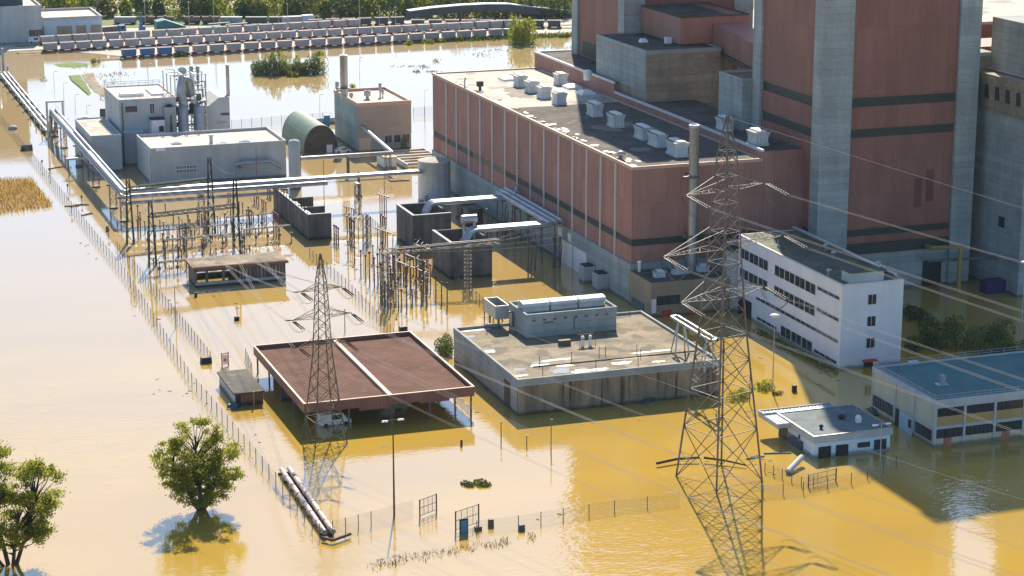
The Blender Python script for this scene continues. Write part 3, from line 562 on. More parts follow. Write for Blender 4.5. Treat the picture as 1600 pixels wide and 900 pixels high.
for xx in (ux0+2.2, ux0+5.4, ux0+8.1, ux0+11.2, ux0+14.2): MB().box(xx-.25, xx+.25, uy0, uy0+.3, .9, 3.0).build('pillar', DARKC, pu)
windows(pu, 'y-', uy0+.25, ux0+8.5, ux1-.4, .95, 2.95, 6, frame=GALV, gap=.2)
MB().box(ux0, ux1, uy0-.12, uy0, .35, .9).build('sill', CONCG, pu)
# ================================================================ GATEHOUSE
gh = thing('gatehouse', (138.6, 263.4, 0), 'small white gatehouse with grey flat roof, canopy and two dark garage doors', 'gatehouse')
gz = 3.4
MB().box(138.6, 150.9, 263.5, 275.0, -1.5, gz-.9).build('wall', mat('shade_tinted_plaster', (0.58, 0.68, 0.73), .8, .05, .3, wet=True), gh)  # white plaster with the blue of its shade mixed into the colour
MB().box(138.35, 151.1, 263.2, 275.2, gz-1.0, gz-.05).build('fascia', CONCG, gh)
MB().box(138.6, 150.85, 263.5, 274.95, gz-.05, gz-.02).build('roof', mat('grey_roof_sheet', (0.15, 0.18, 0.18), .85, .15, .3, spec=0.15, stain=((0.12, 0.12, 0.11), .25, .56)), gh); MB().ring(138.3, 151.15, 263.15, 275.25, gz-.06, gz+.12, .22).build('roof_edge', GALV, gh)
MB().box(136.2, 148.0, 270.6, 277.0, gz-.75, gz-.08).ring(136.15, 148.05, 275.3, 277.05, gz-.1, gz+.18, .2).build('canopy', CONCG, gh)
b = MB()
for i in range(18): b.box(136.6+i*.6, 136.9+i*.6, 275.6, 276.7, gz-.07, gz-.01)
b.build('canopy_ribs', GALV, gh)
MB().box(138.25, 138.6, 270.62, 273.6, gz-.06, gz+.0).build('roof_gutter', RUSTY, gh)
for xa_, xb_2 in ((139.3, 141.3), (142.1, 144.1)):
    o = MB().box(xa_, xb_2, 263.42, 263.55, -1, 1.7).build('garage_door', DARK, gh); k = MB()
    for i in range(7): k.box(xa_+.15+i*.28, xa_+.2+i*.28, 263.39, 263.42, -.5, 1.65)
    k.build('door_slat', BANDG, o)
windows(gh, 'y-', 263.5, 145.6, 147.6, .95, 1.6, 1, frame=DARK); windows(gh, 'y-', 263.5, 148.3, 150.3, .35, 1.75, 2, frame=DARK, gap=.15)
MB().box(138.5, 138.62, 268.6, 271.6, -.2, 1.6).build('window', GLASS, gh); windows(gh, 'x-', 138.6, 271.9, 274.7, .2, 1.9, 3, frame=DARK)
MB().box(138.2, 138.62, 266.9, 267.8, .3, 1.5).build('wall_unit', DARKC, gh); MB().box(138.52, 138.62, 267.9, 268.4, 1.5, 2.2).build('wall_lamp', DARK, gh)
for px, py, r in ((1283, 670, .22), (1315, 654, .4)): g = G(px, py, gz); MB().lathe(g, [(r, 0), (r, .3), (r*1.6, .35), (r*1.6, .5), (0, .7)], 8).build('roof_vent', DARK, gh)
g = G(1341, 660, gz); MB().box(g.x-.35, g.x+.35, g.y-.3, g.y+.3, gz, gz+.9).frus(g.x-.3, g.x+.3, g.y-.3, g.y+.3, gz+.9, gz+1.1, -.1, -.1).build('vent_box', WHITEM, gh)
# ================================================================ CREAM BUILDING
cr = thing('workshop', (157.4, 262.1, 0), 'cream two storey workshop with railed teal roof and dark window strips', 'workshop')
rx0, rx1, ry0, ry1, rz = 157.4, 192, 262.2, 281.0, 7.2
MB().box(rx0, rx1, ry0, ry1, -2, rz-.3).build('wall', CREAM, cr)
MB().box(rx0+.3, rx1-.3, ry0+.3, ry1-.3, rz-.3, rz-.24).build('roof', ROOFT, cr); MB().ring(rx0-.08, rx1, ry0-.08, ry1+.08, rz-.9, rz, .3).build('parapet', CONCG, cr)
MB().box(rx0-.06, rx1, ry0-.06, ry0, rz-1.3, rz-.9).box(rx0-.06, rx1, ry0-.06, ry0, 2.75, 3.2).build('ledge', CONCG, cr)
xs = [rx0]+[GX(p, ry0, 640)[0] for p in (1507, 1554, 1599)]; step = xs[3]-xs[2]; xs += [xs[3]+step*i for i in range(1, 5)]
for i, xx in enumerate(xs):
    MB().box(xx-.12 if i else xx-.1, xx+.26, ry0-.14, ry0+.02, -1, rz-.9).build('pillar', CONCG, cr)
for i in range(len(xs)-1):
    windows(cr, 'y-', ry0, xs[i]+.4, xs[i+1]-.2, 4.75, 5.9, 6, frame=DARK, gap=.1); windows(cr, 'y-', ry0, xs[i]+.4, xs[i+1]-.2, 1.45, 2.7, 3, frame=DARK, gap=.1)
    MB().box(xs[i]+.3, xs[i+1]-.15, ry0-.03, ry0, 3.25, 4.65).build('spandrel', YELLOW, cr)
for k, xx in enumerate((xs[0]+1.6, xs[2]+1.4)): MB().box(xx, xx+1.3, ry0-.04, ry0, -1, 1.35).build('door', mat('pink_door' if k else 'brick_door', (0.36, 0.15, 0.10), .8, .15, .8), cr)
for yy in (ry0+.05, 268.0, 273.6, ry1-.3): MB().box(rx0-.1, rx0, yy, yy+.3, -1, rz-.9).build('pillar', CONCG, cr)
MB().box(rx0-.07, rx0, ry0+.35, ry1-.3, 3.0, 3.35).build('ledge', CONCG, cr)
windows(cr, 'x-', rx0, ry0+.7, 267.6, .9, 2.4, 4, frame=DARK); windows(cr, 'x-', rx0, 274.4, ry1-.6, 1.2, 2.8, 4, frame=DARK)
MB().box(rx0-.09, rx0, 268.4, 272.3, -1, 2.6).build('shutter_door', LBLUE, cr); MB().box(rx0-.07, rx0, 272.5, 273.5, -1, 2.8).build('door', DARK, cr); windows(cr, 'x-', rx0-.07, 268.7, 269.5, 1.1, 2.2, 1, frame=DARK)
b = MB()
for z in (rz+.35, rz+.75):
    b.tube([(rx0, ry0, z), (rx1, ry0, z)], .04, 5).tube([(rx0, ry0, z), (rx0, ry1, z)], .04, 5).tube([(rx0, ry1, z), (rx1, ry1, z)], .04, 5)
for i in range(15): xx = rx0+i*2.3; b.tube([(xx, ry0, rz), (xx, ry0, rz+.75)], .04, 5).tube([(xx, ry1, rz), (xx, ry1, rz+.75)], .04, 5)
for i in range(1, 9): b.tube([(rx0, ry0+i*2.2, rz), (rx0, ry0+i*2.2, rz+.75)], .04, 5)
b.build('railing', GALV, cr)
g = G(1472, 601, rz-.3); MB().frus(g.x-.9, g.x+.9, g.y-.7, g.y+.7, rz-.25, rz-.05, -.2, -.2).box(g.x-.35, g.x+.35, g.y-.35, g.y+.35, rz-.05, rz+1.2).build('roof_vent', GALV, cr)
g = G(1428, 568, rz-.3); MB().frus(g.x-.8, g.x+.8, g.y-.5, g.y+.5, rz-.25, rz+.1, -.1, -.1).build('skylight', LBLUE, cr)
# ================================================================ LEFT PLANT
co = thing('control_building', (84.2, 491.5, 0), 'plain grey flat roofed building behind the left substation gantry', 'industrial building')
MB().box(84.2, 116.1, 491.5, 511, -2, 8).build('wall', CONCG, co); MB().box(84.5, 115.8, 491.8, 510.7, 8, 8.05).build('roof', ROOFP, co); MB().ring(84.1, 116.2, 491.4, 511.1, 7.9, 8.75, .35).build('parapet', CONCG, co)
for z in (2.6, 3.5): windows(co, 'y-', 491.5, GX(275, 491.5, 265)[0], GX(307, 491.5, 265)[0], z, z+.65, 6, frame=WHITEM, gap=.15)
MB().box(84.12, 84.2, 493, 494.6, -1, 2).build('door', LBLUE, co)
for px, py in ((275, 225), (348, 226), (382, 222), (250, 235)):
    g = G(px, py, 8.05); MB().frus(g.x-1.2, g.x+1.2, g.y-1, g.y+1, 8.05, 8.5, -.1, -.1).frus(g.x-1, g.x+1, g.y-.8, g.y+.8, 8.5, 8.8, -.4, -.4).build('skylight', WHITEM, co)
g = G(330, 224, 8.05); MB().box(g.x-.35, g.x+.35, g.y-.35, g.y+.35, 8.05, 9.8).box(g.x-.5, g.x+.5, g.y-.5, g.y+.5, 9.8, 10.1).build('exhaust_cowl', CONCG, co)
yy = 490.3
c = [GX(p, yy, q) for p, q in ((375, 262), (380, 254), (420, 250), (440, 262))]
MB().tube([(c[0].x, 491.4, c[0].z), (c[0].x, yy, c[0].z), (c[0].x, yy, c[2].z), (c[2].x, yy, c[2].z), (c[3].x, yy, c[3].z)], .45, 8).tube([(c[0].x-1.5, yy-.6, 1), (c[0].x-1.5, yy-.6, 4.2), (c[2].x, yy-.6, 4.4)], .4, 8).build('duct', DUCT, co)
g = G(461, 293); vt = thing('vertical_tank', (g.x, g.y, 0), 'slim grey upright tank at the right end of the plain grey building', 'tank')
MB().lathe(g, [(1.35, -1), (1.35, HT(461, 293, 222)), (1.0, HT(461, 293, 219)), (0, HT(461, 293, 217))], 18).build('shell', CONCG, vt)
MB().tube([(g.x-.7, g.y, 9.2), (g.x-.7, g.y, 10.1)], .12, 6).tube([(g.x+.7, g.y, 9.2), (g.x+.7, g.y, 10.1)], .12, 6).tube([(g.x+1.4, g.y-.3, -1), (g.x+1.4, g.y-.3, 9)], .08, 5).build('fittings', STEEL, vt)
# scrubber plant
A = G(190, 258); az_ = HT(190, 258, 158); B = GX(275, A.y, 165); Lb = G(173, 146, az_)
s1 = thing('filter_house', (A.x, A.y, 0), 'tall grey filter house with railed flat roof at the left of the plant', 'industrial building')
MB().box(A.x, B.x, A.y, A.y+22, -2, az_).build('wall', CONCG, s1); MB().box(A.x+.3, B.x-.3, A.y+.3, A.y+21.7, az_, az_+.05).build('roof', ROOFP, s1); MB().ring(A.x-.08, B.x+.08, A.y-.08, A.y+22.08, az_-.2, az_+.3, .3).build('parapet', CONCG, s1)
b = MB()
for z in (az_+.8, az_+1.3): b.tube([(A.x, A.y, z), (B.x, A.y, z), (B.x, A.y+22, z), (A.x, A.y+22, z), (A.x, A.y, z)], .05, 4)
for i in range(9): b.tube([(A.x+i*(B.x-A.x)/8, A.y, az_), (A.x+i*(B.x-A.x)/8, A.y, az_+1.3)], .05, 4).tube([(A.x+i*(B.x-A.x)/8, A.y+22, az_), (A.x+i*(B.x-A.x)/8, A.y+22, az_+1.3)], .05, 4)
b.build('railing', GALV, s1)
MB().box(A.x+1.5, A.x+7, A.y+5, A.y+9, az_+.05, az_+.9).box(A.x+9, A.x+12, A.y+5, A.y+15, az_+.05, az_+.6).build('roof_duct', WHITEM, s1)
wq = GX(205, A.y, 171); windows(s1, 'y-', A.y, GX(196, A.y, 170)[0], GX(214, A.y, 170)[0], wq.z-.6, wq.z+.7, 1, frame=DARK); wq = GX(237, A.y, 170); windows(s1, 'y-', A.y, wq.x-.5, wq.x+.7, wq.z-1.2, wq.z+1.2, 1, frame=WHITEM)
MB().box(A.x+.6, A.x+.9, A.y-.25, A.y, 0, az_-.5).build('downpipe', STEEL, s1)
q = GX(193, A.y-.6, 205); MB().box(q.x, GX(222, A.y, 205)[0], A.y-1.2, A.y-.02, -1, q.z-.4).build('porch', CONCG, s1); MB().box(q.x-.2, GX(222, A.y, 205)[0]+.2, A.y-1.4, A.y-.02, q.z-.4, q.z).build('porch_roof', LBLUE, s1)
wb_ = GX(237, A.y-3, 188); w2 = GX(257, A.y-3, 188)
an = thing('stair_block', (wb_.x, A.y-3, 0), 'small white stair block standing against the grey filter house', 'stair block'); MB().box(wb_.x, w2.x, A.y-3, A.y-.02, -2, wb_.z).build('wall', WHITE, an); MB().box(wb_.x-.15, w2.x+.15, A.y-3.15, A.y-.02, wb_.z, wb_.z+.25).build('roof', DARK, an)
for z in (wb_.z-2.2, wb_.z-4.8): windows(an, 'y-', A.y-3, (wb_.x+w2.x)/2+.2, (wb_.x+w2.x)/2+1.3, z-.6, z+.6, 1, frame=DARK)
tw0, tw1 = GX(256, A.y-1.5, 168), GX(274, A.y-1.5, 168)
tb = thing('lift_tower', (tw0.x, A.y-1.5, 0), 'narrow concrete lift tower between stair block and silver tanks', 'lift tower'); MB().box(tw0.x+.05, tw1.x, A.y-1.5, A.y-.02, -2, tw0.z).build('wall', CONC, tb); MB().lathe(((tw0.x+tw1.x)/2, A.y-.8, tw0.z), [(.8, 0), (.8, .5), (0, .6)], 10).build('cap', DARK, tb); MB().box((tw0.x+tw1.x)/2, (tw0.x+tw1.x)/2+.5, A.y-1.56, A.y-1.5, 2, tw0.z-2).build('slit_window', GLASS, tb)
# process frame with ducts and tanks
fa_, fb_ = GX(266, A.y+3, 118), GX(321, A.y+3, 118)
fr_ = thing('process_frame', (fa_.x, A.y+3, 0), 'open steel frame full of silver tanks and ducts in the left plant', 'process plant')
b = MB(); xs_ = [fa_.x+i*(fb_.x-fa_.x)/3 for i in range(4)]; zt = fa_.z; ys_ = [A.y+3, A.y+8, A.y+13]
for xx in xs_:
    for y_ in ys_: b.bar((xx, y_, -1), (xx, y_, zt), .22)
for z in (4, 7.5, 11, 14.2, zt):
    for y_ in ys_: b.bar((xs_[0], y_, z), (xs_[3], y_, z), .18)
    for xx in xs_: b.bar((xx, ys_[0], z), (xx, ys_[2], z), .18)
for i in range(3): b.bar((xs_[i], ys_[0], 7.5), (xs_[i+1], ys_[0], 11), .1); b.bar((xs_[i], ys_[2], 4), (xs_[i+1], ys_[2], 7.5), .1)
b.build('frame', GALV, fr_)
for z in (11.05, 14.25): MB().box(xs_[0], xs_[3], ys_[0], ys_[2], z, z+.06).build('deck', STEEL, fr_)
for px, r in ((287, 1.35), (312, 1.35)):
    q = GX(px, A.y+2.2, 195); qt = GX(px, A.y+2.2, 168); MB().lathe((q.x, A.y+2.5, 0), [(r, -1), (r, qt.z), (r*.6, qt.z+.7), (0, qt.z+.9)], 16).build('silver_tank', DUCT, fr_)
q = [GX(p, A.y+4, r) for p, r in ((287, 168), (281, 140), (283, 128), (296, 128), (302, 150))]
MB().tube([(q[0].x, A.y+3, q[0].z), (q[1].x, A.y+3, q[1].z), (q[2].x+.3, A.y+4, q[2].z+1), (q[3].x, A.y+5, q[3].z+.4), (q[4].x, A.y+6, q[4].z)], 1.1, 12).build('big_duct', DUCT, fr_)
q = GX(285, A.y+9, 118); MB().lathe((q.x, A.y+9, q.z-5), [(.75, 0), (.75, 6), (1.0, 6.1), (1.0, 7), (.7, 7)], 12).build('exhaust', LBLUE, fr_)
for px in (299, 309): q = GX(px, A.y+9, 112); MB().lathe((q.x, A.y+9, q.z-3), [(.35, 0), (.35, 3), (.5, 3), (.5, 4.4), (.3, 4.4)], 10).build('exhaust', GALV, fr_)
rd = random.Random(5)
for i in range(70):
    b = MB()
    xx = rd.uniform(xs_[0]+1, xs_[3]-.4); y_ = rd.uniform(ys_[0], ys_[2]); z = rd.uniform(7, zt-.6); dx = rd.choice((0, 1, 1)); l = rd.uniform(1, 3.5)
    b.tube([(xx, y_, z), (min(xx+dx*l, xs_[3]), y_, z), (min(xx+dx*l, xs_[3]), y_, max(4, z-l*(1.2 if not dx else .6)))], rd.choice((.1, .16, .24)), 6); b.build('pipework', DUCT if i % 3 else STEEL, fr_)
for i in range(14): b = MB(); xx = rd.uniform(xs_[0]+1, xs_[3]-1); y_ = rd.uniform(ys_[0], ys_[2]); z = rd.choice((11.1, 14.3, 7.6)); s = rd.uniform(.4, 1); b.box(xx-s, xx+s, y_-s, y_+s, z, z+rd.uniform(.8, 2)); b.build('machine_box', STEEL, fr_)
# right filter house with sloped shoulder and thin chimney
q0, q1 = GX(317, A.y+4, 205), GX(360, A.y+4, 205); sh = GX(330, A.y+4, 165).z; tp = GX(345, A.y+4, 152).z
s2 = thing('blower_house', (q0.x, A.y+4, 0), 'grey blower house with a sloping shoulder beside the process frame', 'industrial building')
xa = q0.x; xb = q1.x; MB().prism([(xa, -2), (xb, -2), (xb, tp), (xa+(xb-xa)*.62, tp), (xa+(xb-xa)*.25, sh), (xa, sh)], 'y', A.y+4, A.y+16).build('wall', CONCG, s2)
windows(s2, 'y-', A.y+4, GX(345, A.y+4, 178)[0], GX(358, A.y+4, 178)[0], GX(345, A.y+4, 180).z, GX(345, A.y+4, 177).z, 1, frame=DARK); MB().box(GX(339, A.y+4, 190)[0], GX(355, A.y+4, 190)[0], A.y+3.95, A.y+4, GX(339, A.y+4, 193).z, GX(339, A.y+4, 190).z).build('grille', CONC, s2)
q = GX(355, A.y+8, 101); ch = thing('chimney', (q.x, A.y+8, 0), 'thin grey chimney rising from the grey blower house', 'chimney'); MB().lathe((q.x, A.y+8, 0), [(.45, tp-.5), (.42, q.z-.2), (.55, q.z-.2), (.55, q.z), (.3, q.z)], 10).build('flue', GALV, ch)
# low house left of it
q0 = G(122, 272); q0.x = 73.4; q1 = GX(190, q0.y, 230); lz = HT(122, 272, 216)
lo = thing('low_house', (q0.x, q0.y, 0), 'low grey house with pale roof under the pipe bridge', 'industrial building')
xe = min(q1.x, A.x-.3); MB().box(q0.x, xe, q0.y, q0.y+26, -2, lz).build('wall', CONCG, lo); MB().box(q0.x+.3, xe-.2, q0.y+.3, q0.y+25.7, lz, lz+.05).build('roof', ROOFL, lo); MB().ring(q0.x-.1, xe+.1, q0.y-.1, q0.y+26.1, lz-.2, lz+.35, .3).build('parapet', CONCG, lo)
MB().box(GX(147, q0.y, 250)[0], GX(160, q0.y, 250)[0], q0.y-.06, q0.y, -1, 5).build('door', GALV, lo)
g = G(180, 265); tk = MB().lathe((g.x, g.y+1.0, 0), [(1.5, -1), (1.5, 2.3), (1.2, 2.6), (0, 2.8)], 14).box(g.x-3, g.x-1.6, g.y, g.y+1.6, -1, 1.8); tag(tk.build('blue_tank', BLUE), 'blue tank and box standing in water before the low grey house', 'tank')
# arched hangar
c0 = G(474, 241); c1 = G(530, 238); hh = HT(502, 240, 196); yb = 541.0
hn = thing('arched_hangar', (c0.x, c0.y, 0), 'green arched sheet metal hangar between grey building and concrete block', 'hangar')
xm, rr = (c0.x+c1.x)/2, (c1.x-c0.x)/2
arc = [(xm-rr*math.cos(math.pi*i/20), hh*math.sin(math.pi*i/20)**.9) for i in range(21)]
b = MB(); arc2 = [(xm-(rr-.2)*math.cos(math.pi*i/20), (hh-.2)*math.sin(math.pi*i/20)**.9) for i in range(21)]
for i in range(20):
    b.add([(arc[i][0], c0.y, arc[i][1]), (arc[i+1][0], c0.y, arc[i+1][1]), (arc[i+1][0], yb, arc[i+1][1]), (arc[i][0], yb, arc[i][1])], [(0, 1, 2, 3)], True)
    b.add([(arc[i][0], c0.y, arc[i][1]), (arc[i+1][0], c0.y, arc[i+1][1]), (arc2[i+1][0], c0.y, arc2[i+1][1]), (arc2[i][0], c0.y, arc2[i][1])], [(0, 1, 2, 3)])
b.build('shell', GREENS, hn); MB().prism(arc2, 'y', c0.y+.35, c0.y+.6).build('end_wall', BRICKD, hn); MB().prism(arc2, 'y', yb-.6, yb-.35).build('end_wall', BRICKD, hn)
MB().box(GX(511, c0.y, 240)[0], GX(520, c0.y, 240)[0], c0.y+.25, c0.y+.34, -.5, HT(511, 240, 228)).build('door', WHITEM, hn); windows(hn, 'y-', c0.y+.35, GX(481, c0.y, 230)[0], GX(488, c0.y, 230)[0], 1.8, 2.6, 2, frame=BRICKD)
# rear concrete block
pz2 = 11.8; rb = thing('boiler_house', (140.4, 515.5, 0), 'tall plain concrete block with stub chimneys and ribbed front behind the hangar', 'industrial building')
MB().box(140.4, 154.2, 515.5, 538.5, -2, pz2).build('wall', CONC, rb); MB().box(140.36, 154.25, 515.4, 515.5, 4.2, pz2).build('front_cladding', mat('tan_cladding', (0.36, 0.31, 0.25), .7, .06, .3, ribs=.45), rb)
MB().box(140.8, 153.8, 515.9, 538.1, pz2, pz2+.05).build('roof', ROOFP, rb); MB().ring(140.3, 154.3, 515.35, 538.6, pz2-.2, pz2+.75, .4).build('parapet', PINKT, rb)
windows(rb, 'y-', 515.5, GX(600, 515.5, 220)[0], 154, 2.0, 3.9, 3, frame=CONCG, gap=.6); MB().box(GX(560, 515.5, 230)[0]+.1, GX(579, 515.5, 230)[0], 515.42, 515.5, -1, 3.6).build('door', CREAM, rb)
g = G(538, 152, pz2); cz_ = H+(g[0]*sy+g[1]*cy)*(-(FPX*sp+(86-450)*cp))/(FPX*cp-(86-450)*sp)
o = MB().lathe(g, [(1.0, -.2), (1.0, cz_-pz2-.2), (1.1, cz_-pz2-.2), (1.1, cz_-pz2), (.8, cz_-pz2), (.8, cz_-pz2-2)], 16).build('chimney', GALV, rb); MB().lathe(g+Vector((0, 0, 2.4)), [(1.02, 0), (1.9, 0), (1.9, .12), (1.02, .12)], 14).build('platform', STEEL, o)
for px, py, r, hh_ in ((527, 147, .5, 3.2), (549, 155, .55, 1.6), (574, 155, .9, 2.2), (594, 152, .4, 3.6), (598, 152, .35, 2.0)): g = G(px, py, pz2); MB().lathe(g, [(r*.5, 0), (r*.5, hh_*.4), (r, hh_*.42), (r, hh_), (r*.6, hh_)], 10).build('exhaust', CONCG, rb)
# round tank by the hall
tn = thing('storage_tank', (141.3, 454.6, 0), 'big round grey steel tank by the far corner of the red hall', 'tank')
MB().lathe((141.3, 454.6, 0), [(3.65, -1), (3.65, 8.9), (3.7, 8.9), (3.7, 9.05), (0, 9.8)], 40).build('shell', mat('tank_steel', (0.50, 0.56, 0.60), .6, .08, .5, ribs=1.9, wet=True), tn)
MB().lathe((141.3, 454.6, 9.05), [(3.6, 0.03), (0, .8)], 40).build('roof', ROOFL, tn)
MB().tube([(138.2, 451.6, -1), (138.2, 451.6, 1.5), (139, 452.1, 1.5)], .3, 8).box(139.6, 139.65, 450.7, 450.75, 0, 9).box(140, 140.05, 450.7, 450.75, 0, 9).build('ladder', GALV, tn)
# small flat sheds by the tank
for (pa_, pb_, pt, dep, m, lab) in (((590, 258), (620, 263), 240, 6, WHITE, 'low white shed by the pipe run left of the round tank'),):
    p, q = G(*pa_), G(*pb_); z = 2.6; s_ = thing('pipe_shed', (p.x, p.y, 0), lab, 'shed'); MB().box(p.x, q.x, q.y, q.y+dep, -1, z).build('wall', m, s_); MB().box(p.x-.2, q.x+.2, q.y-.2, q.y+dep+.2, z, z+.25).build('roof', ROOFL, s_)
p, q = G(628, 262), G(668, 262); s_ = thing('pipe_trench', (p.x, p.y, 0), 'low pale concrete channel with cross beams beside the round tank', 'concrete channel')
MB().box(p.x, p.x+.4, p.y-4, p.y+16, -1, 1.6).box(p.x+10, p.x+10.4, p.y-4, p.y+16, -1, 1.6).build('wall', CONCG, s_)
for i in range(6): MB().box(p.x+.4, p.x+10, p.y-3+i*3.4, p.y-2+i*3.4, 1.1, 1.6).build('cross_beam', ROOFL, s_)
b = MB().box(G(434, 0+200).x, G(470, 200).x, G(434, 200).y, G(434, 200).y+1, -1, 1.8)
q = G(508, 196); tag(MB().box(q.x, q.x+1.4, q.y, q.y+1.4, -.5, 2.6).box(q.x-.05, q.x+1.45, q.y-.05, q.y+1.45, 2.6, 2.7).build('blue_cabin', BLUE), 'blue cabin in the water between hangar and tall concrete block', 'cabin')
q = G(490, 199); tag(MB().box(q.x, q.x+9, q.y+4, q.y+5, -1, 1.6).build('low_wall', CONCG), 'low grey wall standing in the flood behind the hangar', 'wall')
# ================================================================ PIPE BRIDGE
pz = 7.0
pr = thing('pipe_bridge', (71, 452, 0), 'long run of silver pipes on lattice supports past the grey buildings', 'pipe bridge')
def seg_pts(pts, off, dz): return [(x+off, y-off*0.5, z+dz) for x, y, z in pts]
xr0 = GX(649, 454, 269)[0]
for k, (off, dz, r) in enumerate(((0, 0, .42), (1.3, 0, .38), (0.1, -1.2, .38), (1.4, -1.2, .34))):
    MB().tube([(71.0+off, 563, pz+dz), (70.9+off, 453.2+off, pz+dz), (71.8+off, 452.3+off, pz+dz), (116 if k > 1 else 138, 452.3+off, pz+dz)], r, 8).build('pipe', DUCT, pr)
MB().tube([(70.6, 452.6, pz-2.6), (106, 452.6, pz-2.6)], .4, 8).build('pipe', DUCT, pr)
def lattice(b, x, y, w_, z0, z1, n, rb=.11):
    cs = [(x-w_, y-w_), (x+w_, y-w_), (x+w_, y+w_), (x-w_, y+w_)]
    for c_ in cs: b.bar((*c_, z0), (*c_, z1), rb)
    for i in range(n):
        za, zb_ = z0+(z1-z0)*i/n, z0+(z1-z0)*(i+1)/n
        for j in range(4):
            p_, q_ = cs[j], cs[(j+1) % 4]
            if (i+j) % 2: p_, q_ = q_, p_
            b.bar((*p_, za), (*q_, zb_), rb*.6); b.bar((*p_, zb_), (*q_, zb_), rb*.6)
for yy in (563.5, 546.5, 520, 494, 469.3, 455):
    b = MB(); lattice(b, 71.6, yy, .7, -1, pz-1.9, 4); b.box(70.3, 73.2, yy-.3, yy+.3, pz-1.95, pz-1.7).box(70.7, 72.5, yy-.9, yy+.9, -.6, .35); b.build('support', STEEL, pr)
for xx in (88.0, 106.5, 123): b = MB(); lattice(b, xx, 453, .6, -1, pz-1.9, 4); b.box(xx-.4, xx+.4, 451.5, 454.5, pz-1.95, pz-1.7); b.build('support', STEEL, pr)
MB().box(69.6, 70.1, 562.7, 563.2, -1, 9.6).build('portal_post', GALV, pr); MB().box(73.7, 74.2, 562.7, 563.2, -1, 9.6).build('portal_post', GALV, pr); MB().box(70.1, 73.7, 562.7, 563.2, 9.1, 9.6).build('portal_beam', GALV, pr)
for off in (0, 1.3): MB().tube([(71.0+off, 563, 7.0), (71.0+off, 563.8, 6.8), (70.9+off, 566, 1.1)], .5, 8).build('pipe_drop', DUCT, pr)
ll = thing('low_pipe_run', (70, 562, 0), 'low silver pipes at water level leading to the rail yard', 'pipe run')
for off, r in ((0, .4), (1.25, .4), (2.5, .28)): MB().tube([(69.9+off, 566, 1.1), (70.0+off, 675, 1.1), (70.1+off, 676, 2.0), (70.1+off, 676, 8.5 if off < 2 else 3)], r, 8).build('pipe', DUCT, ll)
for i in range(9): MB().box(69.0, 73.4, 570+i*12, 570.8+i*12, -1, .65).box(69.0, 69.3, 570+i*12, 570.8+i*12, .65, 2.2).build('pipe_stand', STEEL, ll)
q = G(5, 70); MB().tube([(70.1, 676, 8.5), (70.1, 677, 9.2), (70.1, 690, 9.2), (70.1, 690, -.5)], .5, 8).build('pipe_loop', DUCT, ll)
# second crossing pipe to the tall block
pc = thing('crossing_pipe', (116, 487, 0), 'single silver pipe crossing on posts to the tall concrete block', 'pipe')
zz = 5.0; a_, b_ = G(470, 248, zz), G(617, 241, zz); e_ = GX(566, 515.3, 211)
MB().tube([a_, (b_.x, a_.y, zz), (e_.x, 515.4, zz+1.6)], .5, 8).build('pipe', DUCT, pc)
for px, py in ((533, 290-14), ): g = G(px, 268); MB().box(g.x-.3, g.x+.3, a_.y-.3, a_.y+.3, -1, zz-.4).build('post', STEEL, pc)
b = MB(); lattice(b, b_.x-1.2, a_.y, .6, -1, zz-.4, 3); b.build('post', STEEL, pc)
g = G(561, 308); tag(MB().lathe(g, [(.8, -.3), (.8, .4), (.3, .6), (.28, 5.6), (0, 6)], 8).build('pipe_prop', STEEL), 'single dark prop on a round foot under the pipe bridge', 'prop')
# ================================================================ TRANSFORMER PENS
def pen_box(label, x0, x1, y0, y1, h, seed):
    t = thing('transformer_pen', (x0, y0, 0), label, 'transformer pen', 'open topped transformer pens')
    MB().box(x0, x0+.45, y0, y1, -2, h).box(x1-.45, x1, y0, y1, -2, h).box(x0+.45, x1-.45, y0, y0+.45, -2, h).box(x0+.45, x1-.45, y1-.45, y1, -2, h).build('wall', DARKC, t)
    b = MB(); cap = b.box(x0-.05, x0+.5, y0-.05, y1+.05, h, h+.12).box(x0+.5, x1+.05, y0-.05, y0+.5, h, h+.12); b.build('wall_cap', CONCG, t)
    cxx, cyy = (x0+x1)/2+.6, (y0+y1)/2
    o = MB().box(cxx-2, cxx+2, cyy-2.2, cyy+2.2, -1, h-2.2).box(cxx-3, cxx-2.2, cyy-2, cyy+2, -1, h-2.8).build('transformer', STEEL, t)
    MB().lathe((cxx-1, cyy, h-2.2), [(.35, 0), (.2, .3), (.35, .6), (.2, .9), (.35, 1.2), (.15, 1.6), (0, 1.9)], 8).lathe((cxx+1, cyy+1, h-2.2), [(.35, 0), (.2, .3), (.35, .6), (.2, .9), (.35, 1.2), (0, 1.9)], 8).lathe((cxx-1, cyy-1.3, h-2.2), [(.35, 0), (.2, .3), (.35, .6), (.2, .9), (0, 1.4)], 8).build('bushing', INSUL, o)
    return t
z1_ = 7.2
pen_box('open topped dark concrete transformer pen, the farther of the two by the hall', 122.2, 130.3, 408.0, 419.8, z1_, 1)
p2 = pen_box('open topped dark concrete transformer pen, the nearer one with a drum raised above it', 121.9, 130.3, 382.2, 394.0, z1_, 2)
b = MB().tube([(126.2, 388.5, 10.2), (129.2, 388.5, 10.2)], .85, 14); 
for xx in (126.6, 128.8): b.bar((xx, 388.2, 3), (xx, 388.2, 9.5), .2).bar((xx, 388.9, 3), (xx, 388.9, 9.5), .2)
b.build('oil_conservator', GALV, p2)
